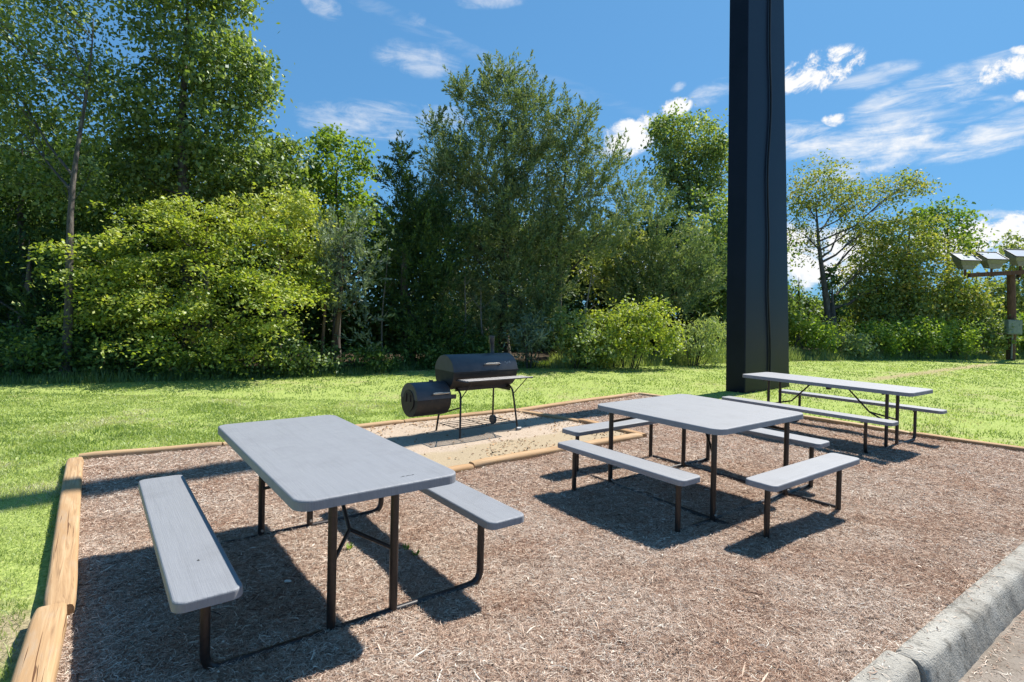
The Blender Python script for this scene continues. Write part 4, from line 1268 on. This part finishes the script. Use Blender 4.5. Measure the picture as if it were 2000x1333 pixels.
def drum(name, x0, x1, y, z, r_, a0, a1, mt, parent, n=28, lip=True):
    """part of a horizontal cylinder along local x with angle range (deg from -y going up)"""
    mb = MB()
    full = abs(a1 - a0) >= 359
    ang = [R(a0 + (a1 - a0) * k / n) for k in range(n + (0 if full else 1))]
    P = lambda x, rr, an: (x, y - rr * math.cos(an), z + rr * math.sin(an))
    m_ = len(ang)
    xs_ = [x0, x0 + .004, x1 - .004, x1]; rs_ = [r_ - .004, r_, r_, r_ - .004]
    vs = [P(xx, rr, an) for xx, rr in zip(xs_, rs_) for an in ang]
    fs = []
    for i in range(3):
        for k in range(m_ if full else m_ - 1):
            a, b = i * m_ + k, i * m_ + (k + 1) % m_
            fs.append((a, b, b + m_, a + m_))
    mb.add(vs, fs, True)
    for xx, rev in ((x0, 0), (x1, 1)):
        ring_ = [P(xx, r_ - .004, an) for an in ang]
        if not full:
            pass
        mb.add(ring_, [tuple(range(m_))[::(-1 if rev else 1)]])
    if not full:
        mb.add([P(x0, r_, ang[0]), P(x1, r_, ang[0]), P(x1, r_, ang[-1]), P(x0, r_, ang[-1])], [(0, 1, 2, 3)])
    return mb.build(name, mt, parent)


BX0, BX1, BZ, BR = -.475, .525, .775, .215
drum('barrel', BX0, BX1, 0, BZ, BR, 170, 365, M['rust'], sm)
lid = drum('lid', BX0 - .004, BX1 + .004, 0, BZ, BR + .005, 6, 172, M['black'], sm)
mb = MB(); mb.box((.03, -BR - .013, BZ + .012), (BX1 - BX0 + .01, .018, .022)); mb.build('lid_rim', M['rust'], lid)
hy, hz = -BR * math.cos(R(36)) - .055, BZ + BR * math.sin(R(30))
mb = MB(); mb.tube([(-.01, hy, hz), (.03, hy, hz), (.10, hy, hz), (.17, hy, hz), (.21, hy, hz)], [.009, .014, .013, .014, .009], n=10); hd = mb.build('handle', M['handle'], lid)
for xx in (-.02, .22):
    mb = MB(); mb.tube([(xx, hy + .065, hz - .025), (xx, hy + .01, hz - .018), (xx, hy, hz)], .009, n=6); mb.build('handle_bracket', M['black'], hd)
mb = MB()
for k in range(8):
    an = R(28 + (4 if k in (0, 4, 6) else 0))
    mb.box((.335 + k * .0125, -(BR + .007) * math.cos(an), BZ + (BR + .007) * math.sin(an)), (.004 if k % 2 else .008, .003, .012 if k % 3 else .020))
mb.build('emblem', M['emblem'], lid)
# firebox
FX0, FX1, FZ, FR = -.955, -.49, .470, .200
fb = drum('firebox', FX0, FX1, 0, FZ, FR, 172, 364, M['rust'], sm)
fl = drum('firebox_lid', FX0 - .004, FX1 - .0, 0, FZ, FR + .005, 5, 174, M['black'], fb)
hy, hz = -FR * math.cos(R(34)) - .055, FZ + FR * math.sin(R(26))
mb = MB(); mb.tube([(-.76, hy, hz), (-.73, hy, hz), (-.62, hy, hz), (-.53, hy, hz)], [.009, .014, .013, .009], n=10); hd = mb.build('handle', M['handle'], sm)
for xx in (-.76, -.54):
    mb = MB(); mb.tube([(xx, hy + .07, hz - .03), (xx, hy + .01, hz - .018), (xx, hy, hz)], .009, n=6); mb.build('handle_bracket', M['black'], hd)
mb = MB(); mb.tube([(FX0 - .012, 0, FZ), (FX0 - .004, 0, FZ)], [.125, .125], n=24); mb.box((FX0 - .018, .05, FZ + .03), (.012, .03, .10)); mb.box((FX0 - .018, -.05, FZ + .03), (.012, .02, .08)); mb.build('vent_plate', M['rust'], fb)
mb = MB(); mb.box((-.66, .0, FZ + FR + .012), (.035, .05, .02)); mb.build('hinge', M['black'], fb)
mb = MB(); mb.box((FX1 + .04, -.13, FZ + .02), (.13, .03, .05)); mb.build('mounting_bracket', M['black'], fb)
# chimney
mb = MB(); mb.tube([(.30, .05, BZ + BR - .02), (.30, .05, BZ + BR + .03), (.296, .05, BZ + BR + .15), (.288, .05, BZ + BR + .155), (.288, .05, BZ + BR + .235)], [.030, .030, .034, .043, .041], n=16)
mb.build('chimney', M['flue'], sm)
# shelf of rods with frame
mb = MB()
sz = .705
for k in range(9):
    yy = -BR - .03 - k * .024
    mb.tube([(BX0 + .05, yy, sz + .002 * (k % 2)), (BX1 + .05, yy, sz + .002 * (k % 2))], .006, n=6)
for xx in (BX0 + .05, .05, BX1 + .05):
    mb.tube([(xx, -BR + .02, sz - .008), (xx, -BR - .235, sz - .008)], .007, n=6)
mb.tube([(BX0 + .04, -BR - .24, sz + .004), (BX1 + .06, -BR - .24, sz + .004)], .011, n=6)
mb.build('shelf', M['black'], sm)
# legs, frame, rack
lx0, lx1, ly = -.36, .46, .20
for (xx, yy, foot) in ((lx0, -ly, 0), (lx1, -ly, 0), (lx0, ly, .0), (lx1, ly, 0)):
    sx_ = -.04 if xx < 0 else .05
    tubes('leg', [[(xx, yy * .45, BZ - BR + .035), (xx, yy * 1.02, BZ - BR - .02), (xx + sx_, yy * 1.35, .0)]], .0125, sm, bend=.07)
for xx, yy in ((lx0, -ly), (lx1, -ly)):
    tubes('shelf_brace', [[(xx + (.04 if xx > 0 else -.0), -BR - .22, sz - .01), (xx, -ly * 1.02, BZ - BR - .10)]], .006, sm)
mb = MB(); mb.box((.05, -.10, BZ - BR + .012), (.84, .012, .05)); mb.box((.05, .10, BZ - BR + .012), (.84, .012, .05)); mb.box((.46, 0, BZ - BR - .015), (.012, .30, .07)); mb.build('under_frame', M['rust'], sm)
mb = MB()
zr = .10
for k in range(6):
    yy = -.24 + k * .096
    mb.tube([(lx0 - .02, yy, zr), (lx1 + .03, yy, zr)], .004, n=5)
for xx in (lx0 - .02, .05, lx1 + .03):
    mb.tube([(xx, -.25, zr), (xx, .25, zr)], .005, n=5)
mb.build('rack', M['rust'], sm)
mb = MB(); mb.tube([(lx1 + .02, .25, .06), (lx1 + .055, .25, .06)], [.062, .062], n=18); mb.build('wheel', M['lampdark'], sm)
mb = MB(); mb.tube([(lx1 + .02, -.285, .02), (lx1 + .09, -.285, .02)], [.024, .02], n=12); mb.build('foot', M['galv'], sm)
tubes('firebox_brace', [[(lx0 - .02, -.22, .36), (-.56, -.05, FZ - FR + .01)]], .009, sm)

# ------------------------------------------------------------------ steel column
colr = empty('steel_column', (4.82, 11.80, 0)); tag(colr, 'huge dark navy steel sign column standing on the lawn behind the picnic tables', 'column')
fd = np.array([.766, .643]); bd = np.array([-.643, .766])
H = 16.0


def colpt(s_, d_, z):
    # s_ 0..1 along the wide face, d_ 0..1 along the narrow face
    wl = 2.06 - .052 * z; dl = .44 - .002 * z
    p = fd * s_ * wl + bd * d_ * dl + np.array([-.0215, .0]) * z
    return (p[0], p[1], z)


mb = MB()
vs = []; fs = []
zs = [-.05, 0, 2, 4, 6, 8, 10, 12, 14, H]
ch = .012
cor = [(0 + ch, 0), (1 - ch * .3, 0), (1, ch * 2), (1, 1 - ch * 2), (1 - ch * .3, 1), (0 + ch, 1), (0, 1 - ch * 2), (0, ch * 2)]
for z in zs:
    for (s_, d_) in cor:
        vs.append(colpt(s_, d_, z))
n = len(cor)
fs = [(i * n + k, i * n + (k + 1) % n, (i + 1) * n + (k + 1) % n, (i + 1) * n + k) for i in range(len(zs) - 1) for k in range(n)]
mb.add(vs, fs, False); mb.add(vs[-n:], [tuple(range(n))])
mb.build('shaft', M['navy'], colr)
# cable hanging down the wide face with slack
mb = MB(); pts = []
for k in range(60):
    z = 15.9 - k * 15.6 / 59
    wl = 2.06 - .052 * z
    wob = .05 * math.sin(z * 1.05 + .6) + .035 * math.sin(z * 2.3)
    s_ = (.98 - .012 * z) / wl
    p = colpt(s_, 0, z)
    nrm_ = np.array([.643, -.766])
    pts.append((p[0] + fd[0] * wob + nrm_[0] * .03, p[1] + fd[1] * wob + nrm_[1] * .03, z))
mb.tube(pts, .022, n=6)
mb.build('cable', M['cable'], colr)

# ------------------------------------------------------------------ floodlight post
PB = gp(1974, 703)
fp = empty('floodlight_post', (PB[0], PB[1], 0)); tag(fp, 'brown timber post with crossbar carrying floodlights at the right edge of the lawn', 'light post')
YP = PB[1]
top = at(1974, 534, YP) - PB
mb = MB(); mb.tube([(0, 0, -.1), (.0, 0, 1.5), (top[0] * .9, 0, top[2] - .02)], [.17, .165, .155], n=14); mb.build('post', M['post'], fp)
c0 = at(1886, 538, YP) - PB; c1 = at(2062, 528, YP) - PB
mb = MB()
mb.add([(c0[0], -.26, c0[2] - .11), (c1[0], -.26, c1[2] - .11), (c1[0], -.10, c1[2] - .11), (c0[0], -.10, c0[2] - .11), (c0[0], -.26, c0[2] + .08), (c1[0], -.26, c1[2] + .08), (c1[0], -.10, c1[2] + .08), (c0[0], -.10, c0[2] + .08)],
       [(3, 2, 1, 0), (4, 5, 6, 7), (0, 1, 5, 4), (1, 2, 6, 5), (2, 3, 7, 6), (3, 0, 4, 7)])
mb.build('crossbar', M['post'], fp)
bx = at(1969.5, 639, YP) - PB
mb = MB(); mb.box((bx[0], -.25, bx[2]), (.66, .20, .66)); jb = mb.build('switch_box', M['box'], fp)
mb = MB(); mb.box((bx[0] - .02, -.36, bx[2]), (.58, .02, .58)); mb.build('door', M['box'], jb)
mb = MB(); mb.tube([(bx[0], -.22, bx[2] - .33), (bx[0] + .02, -.19, .05)], .035, n=8); mb.build('conduit', M['galv'], fp)
mb = MB(); mb.tube([(bx[0] - .3, -.25, bx[2] - .30), (bx[0] - 1.0, -.25, bx[2] - .33)], .012, n=5); mb.build('pipe', M['post'], fp)


def flood(u, v, wpx):
    c = at(u, v, YP) - PB
    w = wpx * YP / F; 
    # hooded box lamp tilted upwards, wide rim at the top and a tapering back below
    o = MB()
    z = c[2]; x = c[0]
    def rect(cx, wy, wx, y0, zz, tl):
        return [(cx - wx / 2, y0 - wy / 2, zz - tl), (cx + wx / 2, y0 - wy / 2, zz - tl), (cx + wx / 2, y0 + wy / 2, zz + tl), (cx - wx / 2, y0 + wy / 2, zz + tl)]
    levels = [rect(x - .05, .66, w, -.30, z + .22, .19), rect(x - .045, .64, w * .98, -.27, z + .15, .17), rect(x, .5, w * .84, -.22, z - .06, .08), rect(x + .02, .46, w * .76, -.20, z - .08, .05), rect(x + .06, .34, w * .50, -.16, z - .34, .02)]
    vs = [p for L_ in levels for p in L_]
    fs = []
    for i in range(len(levels) - 1):
        for k in range(4):
            a, b = i * 4 + k, i * 4 + (k + 1) % 4
            fs.append((a + 4, b + 4, b, a))
    fs.append((16, 19, 18, 17))
    o.add(vs, fs)
    body = o.build('floodlight', M['galv'], fp)
    g_ = MB()
    t0_ = rect(x - .05, .60, w * .92, -.302, z + .227, .173)
    g_.add(t0_, [(0, 1, 2, 3)])
    g_.build('glass', M['glass'], body)
    rm = MB()
    pr_ = rect(x - .05, .68, w * 1.03, -.30, z + .228, .198)
    loop = pr_ + [pr_[0]]
    for k in range(4):
        rm.tube([pr_[k], pr_[(k + 1) % 4]], .028, n=5)
    rm.build('rim', M['lampdark'], body)
    br = MB(); br.tube([(x + .04, -.18, z - .30), (x + .04, -.18, c0[2] - .05)], .05, n=8); br.build('bracket', M['post'], body)


flood(1878, 513, 37)
flood(1929, 511, 39)
flood(1985, 506, 42)
flood(2040, 502, 42)
